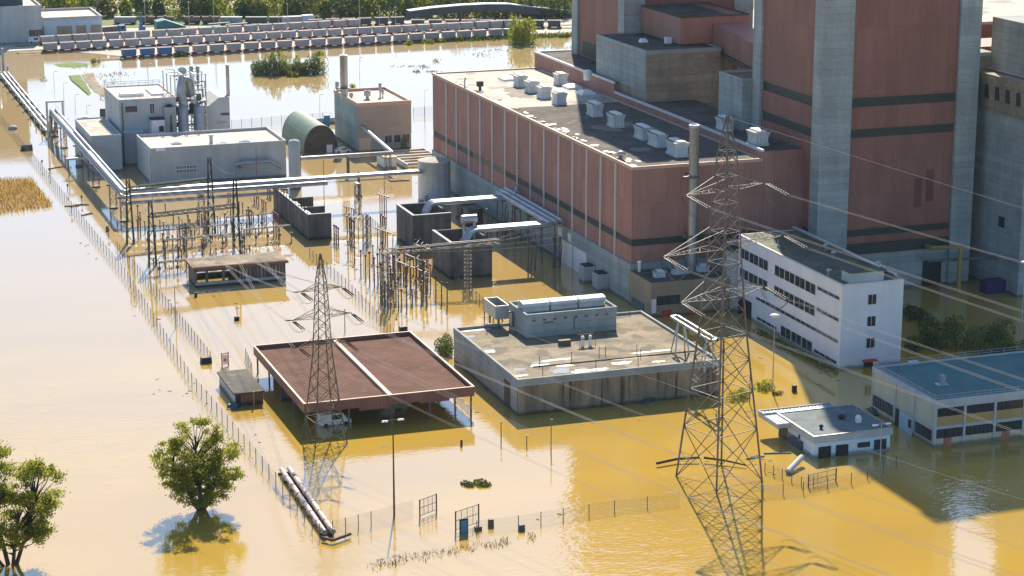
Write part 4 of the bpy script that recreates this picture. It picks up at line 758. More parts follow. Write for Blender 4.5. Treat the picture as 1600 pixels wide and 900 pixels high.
# bus ducts
def busduct(label, y, xa, xw, zt, side):
    t = thing('bus_duct', (xa, y, 0), label, 'bus duct', 'triple bus ducts to the hall')
    for k in range(3):
        yy = y+k*1.2
        MB().tube([(xa-2.4, yy, zt-4.2), (xa-.4, yy, zt-.3), (xa+.4, yy, zt), (xw, yy, zt)], .42, 10).build('duct_pipe', DUCT, t)
    return t
zd = 8.6
ya1, ya2 = 411.5, 385.0
busduct('triple silver bus duct rising from the farther transformer pen', ya1, 127.6, 143.2, zd, 0)
busduct('triple silver bus duct rising from the nearer transformer pen', ya2, 127.6, 142.8, zd, 0)
t = thing('wall_duct', (145, 385, 0), 'thick silver ducts running along the hall wall joining both bus ducts', 'duct')
for k in range(3):
    xx = 146.3-k*1.5
    MB().tube([(xx, 420-k*1.5, zd+.2), (xx, 386.5-.6*k, zd+.2)], .5, 10).build('duct_pipe', DUCT, t)
MB().tube([(146.6, 414, zd+2.0), (146.6, 414, zd+.9), (146.3, 413, zd+.8)], .5, 8).build('duct_riser', DUCT, t)
for yy in (389, 397, 405, 413):
    MB().box(142.8, 147.2, yy-.15, yy+.15, zd-.9, zd-.5).box(143.0, 143.2, yy-.1, yy+.1, -1, zd-.9).box(145.6, 145.8, yy-.1, yy+.1, -1, zd-.9).build('duct_frame', STEEL, t)
rd = random.Random(9)
for i in range(16):
    b = MB(); yy = rd.choice((384.5, 389, 413, 409)); xx = rd.uniform(138, 146); b.tube([(xx, yy, rd.uniform(6, 8)), (xx+rd.uniform(-.3, .3), yy, rd.uniform(3, 5)), (xx, yy, -.5)], .16, 5); b.build('cable_bunch', STEEL, t)
for (x_, y_) in ((140.2, 432), (139.5, 425)): tag(MB().box(x_, x_+3.4, y_, y_+3.4, -1, 3.6).box(x_-.2, x_+3.6, y_-.2, y_+3.6, 3.6, 3.85).build('kiosk', DARKC), 'grey kiosk in the hall shade, %s' % ('beside the round tank' if y_ > 430 else 'nearer the bus ducts'), 'kiosk', 'kiosks in the hall shade')
for px, py in ((853, 375), (832, 362)): g = G(px, py); tag(MB().box(g.x-1.2, g.x+1.2, g.y-.8, g.y+.8, -.6, 1.6).box(g.x-.9, g.x-.2, g.y-.85, g.y-.8, .3, 1.3).build('switch_box', BLUE), 'blue switch box in the shaded water, %s' % ('under the bend of the wall ducts' if px == 853 else 'the farther one under the wall ducts'), 'switch box')
# blast wall with three bays
bw = thing('blast_wall', (104.5, 424, 0), 'long dark concrete blast wall with open bays on its right', 'blast wall')
bx, by0, by1, bzz = 104.4, 424.0, 455.0, 5.4
MB().box(bx, bx+.4, by0, by1, -2, bzz).box(bx+.4, bx+5, by0, by0+.4, -2, bzz).box(bx+.4, bx+6.5, by0+11, by0+11.4, -2, bzz-.8).box(bx+.4, bx+6.5, by0+21, by0+21.4, -2, bzz-.8).build('wall', DARKC, bw)
MB().box(bx-.03, bx+.45, by0-.03, by1, bzz, bzz+.1).box(bx+.45, bx+5, by0-.03, by0+.43, bzz, bzz+.1).build('wall_cap', CONCG, bw)
for i in range(3):
    yy = by0+3+i*9.5; MB().box(bx+1.2, bx+4, yy, yy+4.5, -1, 3.4).tube([(bx+1.4, yy+.5, 4.4), (bx+1.4, yy+4, 4.4)], .5, 8).build('reactor', GALV, bw)
b = MB()
for i in range(12): b.bar((bx+.2, by0+1+i*2.6, bzz), (bx+.2, by0+1+i*2.6, bzz+1.0), .12)
b.build('wall_bracket', DARK, bw)
# ================================================================ GANTRIES
def gantry(label, L_, R_, zl, zr, zb, rl):
    t = thing('gantry', (L_.x, L_.y, 0), label, 'gantry', 'dark steel gantries of the substation')
    for p, z, nm in ((L_, zl, 0), (R_, zr, 1)):
        b = MB(); n = 7
        for s in (-1, 1): b.bar((p.x+s*.75, p.y-.5, -1), (p.x+s*.28, p.y, z), .26).bar((p.x+s*.75, p.y+.5, -1), (p.x+s*.28, p.y, z), .26)
        for i in range(n):
            za, zc = z*i/n, z*(i+1)/n; s = 1 if i % 2 else -1; wa, wc = .75-.47*i/n, .75-.47*(i+1)/n
            b.bar((p.x-s*wa, p.y, za), (p.x+s*wc, p.y, zc), .13)
        b.build('mast', DGREEN, t)
    b = MB(); p, q = Vector((L_.x, L_.y, zb)), Vector((R_.x, R_.y, zb)); n = 12
    for dy in (-.45, .45):
        for dz in (0, .7): b.bar(p+Vector((0, dy, dz)), q+Vector((0, dy, dz)), .17)
        for i in range(n): b.bar(p.lerp(q, i/n)+Vector((0, dy, 0 if i % 2 else .7)), p.lerp(q, (i+1)/n)+Vector((0, dy, .7 if i % 2 else 0)), .09)
    b.build('beam', DGREEN, t); return t
gb0, gb1, gf0, gf1 = Vector((69.3, 433.7, 0)), Vector((87.1, 438, 0)), Vector((70.2, 413.2, 0)), Vector((87.9, 417, 0))
gantry('dark steel gantry nearest the grey building, its right mast the taller', gb0, gb1, 13.4, 16.0, 11.0, 1)
gantry('dark steel gantry in front, nearest the open sided pump house', gf0, gf1, 12.8, 15.2, 9.6, 1)
def wire(b, p, q, sag, r=.05, n=12):
    p, q = Vector(p), Vector(q); b.tube([p.lerp(q, i/n)-Vector((0, 0, 4*sag*(i/n)*(1-i/n))) for i in range(n+1)], r, 4, cap=False)
pyl2 = Vector((74.3, 294.7, 0)); ang2 = math.radians(8); ad2 = Vector((math.cos(ang2), math.sin(ang2), 0))
pyl1 = Vector((122.2, 260.3, 0)); ang1 = math.radians(17); ad1 = Vector((math.cos(ang1), math.sin(ang1), 0))
arms2 = [(23.1, 3.2), (19.0, 4.6), (14.8, 3.7)]; arms1 = [(41.3, 7.1, ), (33.4, 10.9), (26.6, 7.6)]
for i in range(8):
    f_ = (i+.6)/8.2; b = MB(); p, q = gb0.lerp(gb1, f_)+Vector((0, 0, 11)), gf0.lerp(gf1, f_)+Vector((0, 0, 9.8))
    wire(b, p, q, .9, .034); wire(b, p+Vector((.4, 0, 0)), q+Vector((.4, 0, 0)), .9, .034)
    tag(b.build('bus_wire', WIRE), 'twin overhead wire between the two dark gantries, %s from the left' % nth(i), 'wire', 'wires strung between the gantries')
k = 0
for i, (zz_, hw) in enumerate(arms2):
    for s in (-1, 1):
        b = MB(); p = gf0.lerp(gf1, (k+.6)/6.2)+Vector((0, 0, 9.8)); q = pyl2+ad2*hw*s+Vector((-.2, 3.0, zz_-.8))
        wire(b, p, q, 2.2, .026, 16); wire(b, p+Vector((.35, 0, 0)), q+Vector((.35, 0, 0)), 2.2, .026, 16)
        tag(b.build('feeder_wire', WIRE), 'slack twin wire from the front gantry to the smaller pylon, its %s %s arm' % (('top', 'middle', 'lowest')[i], 'left' if s < 0 else 'right'), 'wire', 'wires from the gantry to the smaller pylon'); k += 1
b = MB(); wire(b, gb1+Vector((0, 0, 15.8)), (GX(352, 491, 272)[0], 480, 4), 1.2, .06); tag(b.build('earth_wire', WIRE), 'single pale wire drooping from the tallest gantry mast', 'wire')
b = MB(); wire(b, gf1+Vector((0, 0, 15)), (98, 395, 4), 1.0, .06); tag(b.build('earth_wire', WIRE), 'single pale wire dropping from the front gantry right mast', 'wire')
# gantry in front of the nearer pen
bg = thing('lattice_gantry', (126, 381, 0), 'grey lattice column and long beam in front of the nearer transformer pen', 'gantry')
gp = G(731, 452); ba, bb_ = G(606, 450), gp
zb = HT(731, 452, 386); b = MB(); lattice(b, gp.x, gp.y, .6, -1, zb, 12, .1); b.build('column', STEEL, bg)
b = MB(); P0, P1 = Vector((gp.x-15.5, gp.y+1.5, zb-.4)), Vector((gp.x+6, gp.y-.5, zb+.4)); n = 22
for dy in (-.5, .5):
    for dz in (0, .8): b.bar(P0+Vector((0, dy, dz)), P1+Vector((0, dy, dz)), .15)
    for i in range(n): b.bar(P0.lerp(P1, i/n)+Vector((0, dy, 0 if i % 2 else .8)), P0.lerp(P1, (i+1)/n)+Vector((0, dy, .8 if i % 2 else 0)), .09)
b.build('beam', STEEL, bg); b = MB(); lattice(b, P0.x, P0.y, .6, -1, zb-.4, 12, .1); b.build('column', STEEL, bg)
for k in range(6):
    b = MB(); wire(b, P0.lerp(P1, .1+.15*k)+Vector((0, 0, .2)), (147.2, 360+k*5.5, 11.5+(k % 3)*.4), .9, .022); tag(b.build('dropper_wire', WIRE), 'thin wire from the lattice gantry to the hall wall, %s from the near end' % nth(k), 'wire', 'wires from lattice gantry to hall')
# ================================================================ SUBSTATION POSTS
def post_proto(h, red):
    t = thing('insulator_post', (0, 0, 0), 'x', 'insulator post')
    hs = h*.45
    MB().box(-.1, .1, -.1, .1, -1, hs).box(-.28, .28, -.24, .24, hs-.1, hs).build('stand', STEEL, t)
    prof = []; n = 9
    for i in range(n): z = i*(h-hs-.5)/n; prof += [(.08, z), (.17, z+.06), (.08, z+.2)]
    o = MB().lathe((0, 0, hs), prof+[(.0, h-hs-.5)], 8).build('insulator', INSUL if red else DARKC, t)
    MB().lathe((0, 0, h-.5), [(.2, 0), (.23, .12), (.23, .36), (.1, .44), (0, .44)], 8).build('cap', REDP if red == 2 else DARK, t)
    return t
protos = {}
posts = []
def Z4(x, t_, b_, k=1): posts.append((520+x/4.5, 320+t_/4.5, 320+b_/4.5, k, 'R'))
def Z5(x, t_, b_, k=1): posts.append((160+x/3.6, 220+t_/3.6, 220+b_/3.6, k, 'L'))
for q in ((10,140,250),(25,150,258),(40,160,265),(122,90,250),(136,100,258),(150,110,265),(198,315,500),(232,350,520,0),(260,325,560),(293,365,580),(283,280,410),(332,305,480),(345,410,600),(410,445,620),(430,350,490),(466,300,430),(500,310,400,0),(528,345,460,2),(550,435,610,2),(568,340,480),(445,540,680),(480,400,540),(497,410,545),(515,430,550),(585,520,660),(607,390,500),(625,400,520),(640,410,530),(660,425,550),(625,560,690),(688,415,600,2),(725,500,660),(765,540,690,0),(805,545,720,0),(485,590,720),(520,560,740,0),(340,60,250,2),(355,75,258,2),(370,85,268,2),(108,250,390,0),(153,290,410,0),(365,520,720,0),(385,560,740,0),(405,590,760),(660,560,700,0),(560,590,700,0),(430,600,730,0),(345,560,700,0),(318,430,560)): Z4(*q)
for q in ((708,290,345),(720,292,350),(855,300,360,2),(868,305,365,2),(880,310,372,2),(900,325,450,2),(910,332,458,2),(922,340,465,2),(815,385,500),(828,385,505),(842,390,512),(965,395,540,2),(978,400,548,2),(990,410,556,2),(1040,395,450,0),(1050,400,455,0),(1060,402,460,0),(1305,470,575),(1316,475,582),(1327,485,590),(1393,430,570),(1404,437,578),(1415,445,585),(930,275,320,0),(940,278,325,0),(948,283,330,0),(200,440,540,0),(215,430,540,0),(260,430,480),(325,445,500),(400,410,460,0),(425,480,580),(440,470,590),(470,460,580),(495,440,540),(520,470,550),(545,440,520),(560,410,470,0),(585,520,590),(650,420,520,0),(665,430,530),(700,480,580),(730,450,510),(745,470,540),(770,340,410,0),(790,345,412,0),(375,480,550),(355,350,410,0),(240,450,520),(300,470,540),(345,455,520),(620,470,560),(505,500,590,0),(455,520,600,0)): Z5(*q)
r_ = random.Random(17)
for i in range(46):
    v = r_.random(); px = 212+r_.random()*(200-40*v)+20*v; pb_ = 345+v*78; posts.append((px, pb_-r_.uniform(16, 34), pb_, r_.choice((0, 0, 1)), 'L'))
for i in range(26):
    v = r_.random(); px = 590+r_.random()*80; pb_ = 425+v*62; posts.append((px, pb_-r_.uniform(36, 62), pb_, r_.choice((0, 1, 1)), 'R'))
posts.sort()
cnt = {'R': 0, 'L': 0}
for (px, pt, pb_, kind, side) in posts:
    g = G(px, pb_); h = max(2.2, min(9.5, HT(px, pb_, pt)))
    if kind not in protos: protos[kind] = post_proto(6.0, kind); o = protos[kind]; trees_ = treeof(o); protos[kind] = (o, trees_); first = True
    else: first = False
    base, tr = protos[kind]; o = base if first else copy_tree(base, tr)
    o.location = (g.x, g.y, 0); o.scale = (1, 1, h/6.0); i = cnt[side]; cnt[side] += 1
    o['label'] = '%s insulator post, %s from left %s' % (('grey topped', 'red brown', 'red capped')[kind], nth(i), 'before the transformer pens' if side == 'R' else 'around the dark gantries')
    o['group'] = 'insulator posts before the transformer pens' if side == 'R' else 'insulator posts around the gantries'
# bus bars, disconnector beams among the posts
for k, (p, q, hz) in enumerate((((542, 352), (553, 358), 4.2), ((543, 366), (560, 372), 4.0), ((590, 385), (614, 398), 4.0), ((620, 420), (668, 444), 3.9), ((622, 440), (665, 462), 4.2), ((594, 345), (604, 352), 6), ((652, 420), (670, 430), 5))):
    A_, B_ = G(*p), G(*q); b = MB(); b.bar(A_+Vector((-.6, 0, hz)), B_+Vector((.6, 0, hz)), .2)
    for i in range(4):
        c_ = A_.lerp(B_, i/3); b.bar(c_+Vector((0, 0, -1)), c_+Vector((0, 0, hz)), .14); b.bar(c_+Vector((-.5, -.5, hz)), c_+Vector((.7, .7, hz+.6)), .1)
    tag(b.build('disconnector', STEEL), 'steel disconnector frame among the insulator posts, %s counted from the far side' % nth(k), 'disconnector', 'disconnector frames before the transformer pens')
for k, (px, py, pt) in enumerate(((603, 515, 395), (571, 385, 335), (576, 378, 338))):
    g = G(px, py if k else 482); b = MB(); lattice(b, g.x, g.y, .45, -1, HT(px, py if k else 482, pt), 9, .1); tag(b.build('lattice_mast', STEEL), 'slender lattice mast in the open substation, %s' % ('the tallest in the thick of the posts', 'left of a pair far from camera', 'right of a pair far from camera')[k], 'mast')
b = MB(); rd = random.Random(21)
gx0, gx1 = 72, 100
for k, (xa, xb, yy, hz) in enumerate(((72, 88, 428, 3.4), (74, 90, 421, 3.0), (70, 84, 404, 2.6), (90, 100, 436, 3.4), (91, 101, 424, 3.2))):
    b = MB(); b.bar((xa, yy, hz), (xb, yy+1, hz), .16).bar((xa, yy+.8, hz), (xb, yy+1.8, hz), .16); n = 5
    for i in range(n):
        xx = xa+(xb-xa)*i/(n-1); b.bar((xx, yy+.5, -1), (xx, yy+.5, hz), .18); b.bar((xx-.6, yy+.4, hz), (xx+.5, yy+1.2, hz+1.1), .12); b.box(xx-.25, xx+.25, yy+.3, yy+.8, hz*.4, hz*.4+.6)
    tag(b.build('busbar_frame', STEEL), 'low steel busbar frame standing in the water near the gantries, %s row' % ('rear left', 'middle left', 'front left', 'rear right', 'front right')[k], 'busbar frame', 'busbar frames near the gantries')
# ================================================================ PYLONS
def pylon(label, base, ang, prof, levels, arms, m, rl, rb, top):
    t = thing('pylon', tuple(base), label, 'pylon'); ca_, sa_ = math.cos(ang), math.sin(ang)
    def P(u, v, z): return Vector((base.x+u*ca_-v*sa_, base.y+u*sa_+v*ca_, z))
    def half(z):
        for (za, wa), (zb_, wb_) in zip(prof, prof[1:]):
            if z <= zb_: return (wa+(wb_-wa)*(z-za)/(zb_-za))/2
        return prof[-1][1]/2
    sgn = [(-1, -1), (1, -1), (1, 1), (-1, 1)]
    b = MB(); zs = [prof[0][0]]+levels+[top]
    for s in sgn:
        for za, zc in zip([-1.5]+zs[1:], zs[1:]):
            wa = half(max(za, 0))+(0.0 if za >= 0 else .12); wc = half(zc); b.bar(P(s[0]*wa, s[1]*wa, za), P(s[0]*wc, s[1]*wc, zc), rl if za < top*.55 else rl*.7)
    b.build('leg_frame', m, t)
    b = MB()
    for li, (za, zc) in enumerate(zip(zs, zs[1:])):
        wa, wc = half(za), half(zc); mid = (za+zc)/2; r_ = rb if za < top*.4 else rb*.75
        for j in range(4):
            s, e_ = sgn[j], sgn[(j+1) % 4]
            A_, B_, C_, D_ = P(s[0]*wa, s[1]*wa, za), P(e_[0]*wa, e_[1]*wa, za), P(s[0]*wc, s[1]*wc, zc), P(e_[0]*wc, e_[1]*wc, zc)
            b.bar(A_, D_, r_); b.bar(B_, C_, r_)
            if li < 3:
                b.bar(C_, D_, r_); m1, m2 = A_.lerp(C_, .5), B_.lerp(D_, .5); x_ = (A_+B_+C_+D_)/4
                q1, q2 = A_.lerp(D_, .25), B_.lerp(C_, .25); b.bar(m1, q1+(x_-q1)*.35, r_*.6).bar(m2, q2+(x_-q2)*.35, r_*.6); b.bar(q1, A_.lerp(C_, .3), r_*.6).bar(q2, B_.lerp(D_, .3), r_*.6)
            elif li % 2: b.bar(C_, D_, r_*.8)
    b.build('bracing', m, t)
    for z, hw in arms:
        w_ = half(z)
        for s in (-1, 1):
            b = MB(); tip = P(s*hw, 0, z); r_ = rb*.9; up = z+hw*.24; wu = half(min(up, top))
            for v in (-1, 1):
                root = P(s*w_, v*w_, z); ru = P(s*wu, v*wu, up); b.bar(root, tip, r_); b.bar(ru, tip, r_)
                n = 5
                for i in range(n):
                    f0, f1 = i/n, (i+1)/n; lo, hi = root.lerp(tip, f0 if i % 2 else f1), ru.lerp(tip, f1 if i % 2 else f0); b.bar(lo, hi, r_*.55)
                    if v == 1: o_ = P(s*w_, -w_, z); b.bar(root.lerp(tip, f0), o_.lerp(tip, f1), r_*.55); b.bar(o_.lerp(tip, f0), root.lerp(tip, f0), r_*.5)
            arm = b.build('cross_arm', m, t); yield_strings(b, arm, tip, s, hw, t)
    return t
LDIR = Vector((.31, -.95, 0))
STR = []
def yield_strings(b, arm, tip, s, hw, t):
    big = hw > 5; ln = 4.2 if big else 2.6; r = .13 if big else .09
    dirs = [LDIR*1.0+Vector((0, 0, -.22))] + ([] if big else [Vector((-.05, 1, -.25))])
    o = MB()
    for d in dirs:
        d = d.normalized(); pr_ = d.cross(Vector((0, 0, 1))).normalized()*(.28 if big else .2)
        for sg in (-1, 1):
            for i in range(9 if big else 6):
                n_ = 9 if big else 6; a_ = tip+d*(.5+ln*i/n_)+pr_*sg; o.tube([a_, a_+d*ln/n_*.65], r, 6, cap=False)
            o.tube([tip+d*.2, tip+d*(.5+ln)+pr_*sg], .04, 4, cap=False)
    o.build('insulator_string', STRING if not big else STEEL, arm)
    d = dirs[0].normalized(); STR.append((hw, s, tip+d*(.6+ln)))
    j = MB(); e_ = tip+d*(.6+ln); f_ = tip+Vector((-LDIR.x*.8, -LDIR.y*.8, -.5)) if big else tip+Vector((-.1, 3, -.8)); wire(j, e_, f_, 2.0 if big else 1.0, .035 if big else .02, 10); wire(j, e_+Vector((.3, .1, 0)), f_+Vector((.3, .1, 0)), 2.0 if big else 1.0, .035 if big else .02, 10); j.build('jumper_loop', JUMP, arm)
pylon('big grey lattice pylon with six arms standing in open yellow water', pyl1, ang1, [(0, 8.5), (10, 6.7), (22, 4.5), (32.5, 3.15), (42.2, 2.4), (46, 1.9), (51.3, .25)], [7.5, 13, 17.5, 21.2, 24.2, 26.6, 29, 31.2, 33.4, 35.5, 37.5, 39.5, 41.3, 43.2, 45, 46.6, 48, 49.3], arms1, STEEL, .2, .095, 51.3)
s1_ = list(STR); STR.clear()
pylon('smaller brown lattice pylon rising in front of the brown carport roof', pyl2, ang2, [(0, 5.2), (5, 3.8), (13.5, 2.15), (23, 1.4), (24.5, 1.2), (28.4, .15)], [3.6, 6.8, 9.4, 11.6, 13.3, 14.8, 16.2, 17.6, 19, 20.4, 21.8, 23.1, 24.5, 25.8, 27], arms2, RUSTY, .15, .075, 28.4)
s2_ = list(STR); STR.clear()
ends = {(41.3, -1): 480, (41.3, 1): 405, (33.4, -1): 605, (33.4, 1): 497, (26.6, -1): 672, (26.6, 1): 588}
lev = {7.1: 'top', 10.9: 'middle', 7.6: 'lowest', 3.2: 'top', 4.6: 'middle', 3.7: 'lowest'}
zof = {7.1: 41.3, 10.9: 33.4, 7.6: 26.6}
def along_to(p, py, d):                   # the slope a span must have to leave over the right edge at this height
    t_ = 0
    for i in range(4000):
        t_ += .05; q = p+d*t_; X = q.x*cy-q.y*sy; Y = q.x*sy+q.y*cy
        dep = Y*cp
        if 800+FPX*X/max(1, Y*cp+(H-p.z)*sp) > 1600: break
    dd = q.x*sy+q.y*cy; v = py-450
    return t_, H+dd*(-(FPX*sp+v*cp))/(FPX*cp-v*sp)
for hw, s, e_ in s1_:
    t_, z = along_to(e_, ends[(zof[hw], s)], LDIR); slope = (z-e_.z)/t_; far = 130.0
    for o_ in (0,):
        b = MB(); q = e_+LDIR*far+Vector((0, 0, slope*far)); wire(b, e_, q, .6, .022, 16); wire(b, e_+Vector((.45, .15, 0)), q+Vector((.45, .15, 0)), .6, .022, 16)
        tag(b.build('power_line', WIRE), 'twin conductor leaving the big pylon from its %s %s arm' % (lev[hw], 'left' if s < 0 else 'right'), 'power line', 'conductors leaving the big pylon')
pk = pyl1+Vector((0, 0, 51.2)); t_, z = along_to(pk, 320, LDIR); b = MB(); wire(b, pk, pk+LDIR*130+Vector((0, 0, (z-pk.z)/t_*130)), .4, .018, 14); tag(b.build('shield_wire', WIRE), 'single shield wire from the tip of the big pylon', 'power line')
for hw, s, e_ in s2_:
    b = MB(); q = e_+LDIR*135+Vector((0, 0, -1.0)); wire(b, e_, q, 1.6, .014, 16); wire(b, e_+Vector((.35, .12, 0)), q+Vector((.35, .12, 0)), 1.6, .014, 16)
    tag(b.build('power_line', WIRE), 'twin conductor leaving the smaller pylon from its %s %s arm' % (lev[hw], 'left' if s < 0 else 'right'), 'power line', 'conductors leaving the smaller pylon')
pk = pyl2+Vector((0, 0, 28.3)); b = MB(); wire(b, pk, pk+LDIR*135+Vector((0, 0, -.5)), 1.2, .014, 14); tag(b.build('shield_wire', WIRE), 'single shield wire from the tip of the smaller pylon', 'power line')
# ================================================================ FENCES
def fence(label, pts, h, step=3.2, m=STEEL, cat='fence'):
    ps = [G(*p) if len(p) == 2 else Vector(p) for p in pts]
    t = thing('fence', (ps[0].x, ps[0].y, 0), label, cat); pn = MB(); k = 0; first = None
    for a_, c_ in zip(ps, ps[1:]):
        L_ = (c_-a_).length; n = max(1, round(L_/step))
        pn.quad((a_.x, a_.y, -.2), (c_.x, c_.y, -.2), (c_.x, c_.y, h-.1), (a_.x, a_.y, h-.1))
        for zz in (h-.1, h*.5): pn.tube([(a_.x, a_.y, zz), (c_.x, c_.y, zz)], .018, 3, cap=False)
        for i in range(n):
            if k >= 98: break
            q = a_.lerp(c_, i/n); k += 1
            if first is None: first = MB().box(-.045, .045, -.045, .045, -.8, h).build('post', m, t, local=True); o = first
            else: o = first.copy(); C.objects.link(o); o.parent = t
            o.location = (q.x-ps[0].x, q.y-ps[0].y, 0)
    pn.build('mesh_panel', LINK, t); return t
fence('long outer chain link fence crossing the left flood past the left tree', [(500, 842), (400, 722), (300, 602), (200, 441), (60, 262), (0, 188)], 2.1, 3.5)
fence('inner chain link fence ending beside the small hut', [(329, 566), (268, 490), (180, 388)], 2.0, 2.6)
fence('short chain link fence between left carport corner and the hut gate', [(384, 562), (396, 590)], 2.0, 2.2)
fence('front chain link fence between the white ground pipes and the mesh gate', [(500, 842), (540, 832), (580, 822), (615, 812), (646, 803)], 2.1, 2.6)
fence('front chain link fence from the blue boarded gate towards the big pylon', [(745, 832), (810, 824), (880, 812), (960, 800), (1062, 788)], 1.7, 4.2)
fence('sagging chain link fence right of the big pylon', [(1192, 776), (1255, 771), (1330, 757), (1380, 740), (1420, 722)], 1.7, 3.6)
fence('second sagging chain link fence in front of the gatehouse', [(1195, 738), (1222, 748), (1252, 760), (1290, 757)], 1.5, 2.0)
fence('chain link fence between smaller pylon and insulator posts', [(484, 402), (540, 450), (600, 512), (652, 572)], 2.0, 2.6)
fence('chain link fence beside the lattice gantry and yellow water', [(712, 446), (755, 480), (792, 504)], 2.0, 2.2)
fence('far chain link fence behind the arched hangar', [(362, 200), (440, 193), (520, 187)], 2.2, 3.0)
fence('far chain link fence between tall concrete block and hall', [(646, 180), (680, 177)], 2.2, 3.0)
fence('chain link fence inside the left substation', [(247, 430), (300, 426)], 1.8, 2.4)
fence('chain link fence right of blast wall beside the far masts', [(572, 345), (590, 360), (600, 372)], 1.8, 2.0)
def gate(label, p, q, h, n, extra=None):
    a_, c_ = G(*p), G(*q); t = thing('gate', (a_.x, a_.y, 0), label, 'gate'); b = MB()
    for e_ in (a_, c_): b.bar(e_+Vector((0, 0, -1)), e_+Vector((0, 0, h)), .14)
    for z in (.35, h*.55, h-.06): b.bar(a_+Vector((0, 0, z)), c_+Vector((0, 0, z)), .07)
    for i in range(1, n): k = a_.lerp(c_, i/n); b.bar(k+Vector((0, 0, .3)), k+Vector((0, 0, h-.05)), .05)
    b.build('gate_frame', DARK, t); MB().quad(a_+Vector((0, 0, .3)), c_+Vector((0, 0, .3)), c_+Vector((0, 0, h-.1)), a_+Vector((0, 0, h-.1))).build('mesh_panel', LINK, t)
    if extra: MB().bar(a_+Vector((0, 0, -.5)), a_+Vector((0, 0, -.4)), .02); extra(t, a_, c_)
    return t
gate('open mesh gate leaf with dark frame standing in bright water', (656, 810), (682, 800), 2.6, 4)
def blueboard(t, a_, c_):
    MB().box(a_.x+.4, a_.x+1.3, a_.y-1.0, a_.y-.9, -.4, 1.9).build('blue_board', mat('blue_board', (.06, .17, .28), .5, .2, 1), t)
    MB().box(a_.x+.25, a_.x+1.45, a_.y-.88, a_.y-.8, -.4, 2.1).build('board_frame', DARK, t); MB().box(a_.x+2.6, a_.x+3.5, a_.y-.4, a_.y+.2, -.3, .5).build('control_box', DARK, t)
gate('mesh gate leaf with a blue board and dark control box', (712, 832), (748, 820), 2.9, 4, blueboard)
gate('dark gate frame leaning in the water below the gatehouse', (1263, 762), (1306, 752), 1.9, 3)
g0, g1 = G(347, 573), G(357, 571); t = thing('gate', (g0.x, g0.y, 0), 'narrow red framed gate beside the small hut', 'gate'); b = MB()
for e_ in (g0, g1): b.bar(e_+Vector((0, 0, -1)), e_+Vector((0, 0, 2.3)), .16)
b.bar(g0+Vector((0, 0, 2.2)), g1+Vector((0, 0, 2.2)), .16).bar(g0+Vector((0, 0, .3)), g1+Vector((0, 0, .3)), .1); b.build('gate_frame', REDP, t)
MB().box(g0.x+.15, g1.x-.15, min(g0.y, g1.y)-.02, min(g0.y, g1.y)+.02, .5, 2.0).build('gate_panel', WHITEM, t); MB().box(g0.x+.3, g0.x+.65, g0.y-.3, g0.y-.2, 1.0, 1.35).build('warning_plate', REDP, t)
g0, g1 = G(757, 500), G(785, 500); b = MB()
for e_ in (g0, g0.lerp(g1, .5), g1): b.bar(e_+Vector((0, 0, -1)), e_+Vector((0, 0, 2.6)), .14)
b.bar(g0+Vector((0, 0, 2.5)), g1+Vector((0, 0, 2.5)), .14); tag(b.build('gate', DARK), 'dark empty gate frame behind the concrete block roof', 'gate')
# ================================================================ LAMPS AND POLES
def lamp(label, px, pb_, pt, kind, m=STEEL, r=.09, group=None):
    g = G(px, pb_); h = HT(px, pb_, pt); t = thing('street_lamp', (g.x, g.y, 0), label, 'street lamp', group)
    MB().tube([(g.x, g.y, -1), (g.x, g.y, h-.1)], r*1.2, 8, r*.6).build('pole', m, t)
    if kind == 'double':
        MB().tube([(g.x-1.25, g.y-.3, h-.05), (g.x, g.y, h-.1), (g.x+1.25, g.y+.2, h-.25)], .05, 5).build('arm', m, t)
        for s in (-1, 1): MB().frus(g.x+s*1.15-.45, g.x+s*1.15+.45, g.y-.15+s*.2, g.y+.15+s*.2, h-.22-.1*(s > 0), h-.02-.1*(s > 0), -.08, -.04).build('lamp_head', WHITEM, t)
    elif kind == 'disc': MB().lathe((g.x, g.y, h), [(0, -.25), (.4, -.2), (.75, -.05), (.75, .1), (.3, .25), (0, .28)], 14).build('lamp_head', mat('lamp_lid', (0.8, .66, .58), .5, .03, 1), t)
    elif kind == 'single': MB().tube([(g.x, g.y, h-.1), (g.x+.8, g.y, h+.1)], .05, 5).build('arm', m, t); MB().frus(g.x+.5, g.x+1.25, g.y-.15, g.y+.15, h, h+.18, -.06, -.03).build('lamp_head', WHITEM, t)
    return t
lamp('tall brown lamp post with two white heads before the carport', 616, 806, 655, 'double', mat('brown_pole', (.09, .05, .04), .6, .1, 1), .13)
lamp('tall lamp post with a pale round lid beside the white office', 1207, 614, 493, 'disc', GALV, .09)
lamp('pale lamp post with two white heads against the gatehouse corner', 1375, 726, 661, 'double', GALV, .09)
lamp('tall lamp post at the right edge behind the cream workshop', 1595, 525, 410, 'disc', GALV, .09)
for k, (px, pb_, pt) in enumerate(((85, 140, 112), (100, 158, 130), (118, 172, 148), (136, 183, 165), (500, 188, 148), (664, 195, 141), (232, 131, 100), (339, 127, 98), (188, 118, 92), (562, 120, 90))):
    lamp('thin lamp pole far off in the flooded yard, %s from the left' % nth(sorted([85, 100, 118, 136, 500, 664, 232, 339, 188, 562]).index(px)), px, pb_, pt, 'single', GALV, .06, 'thin far lamp poles')
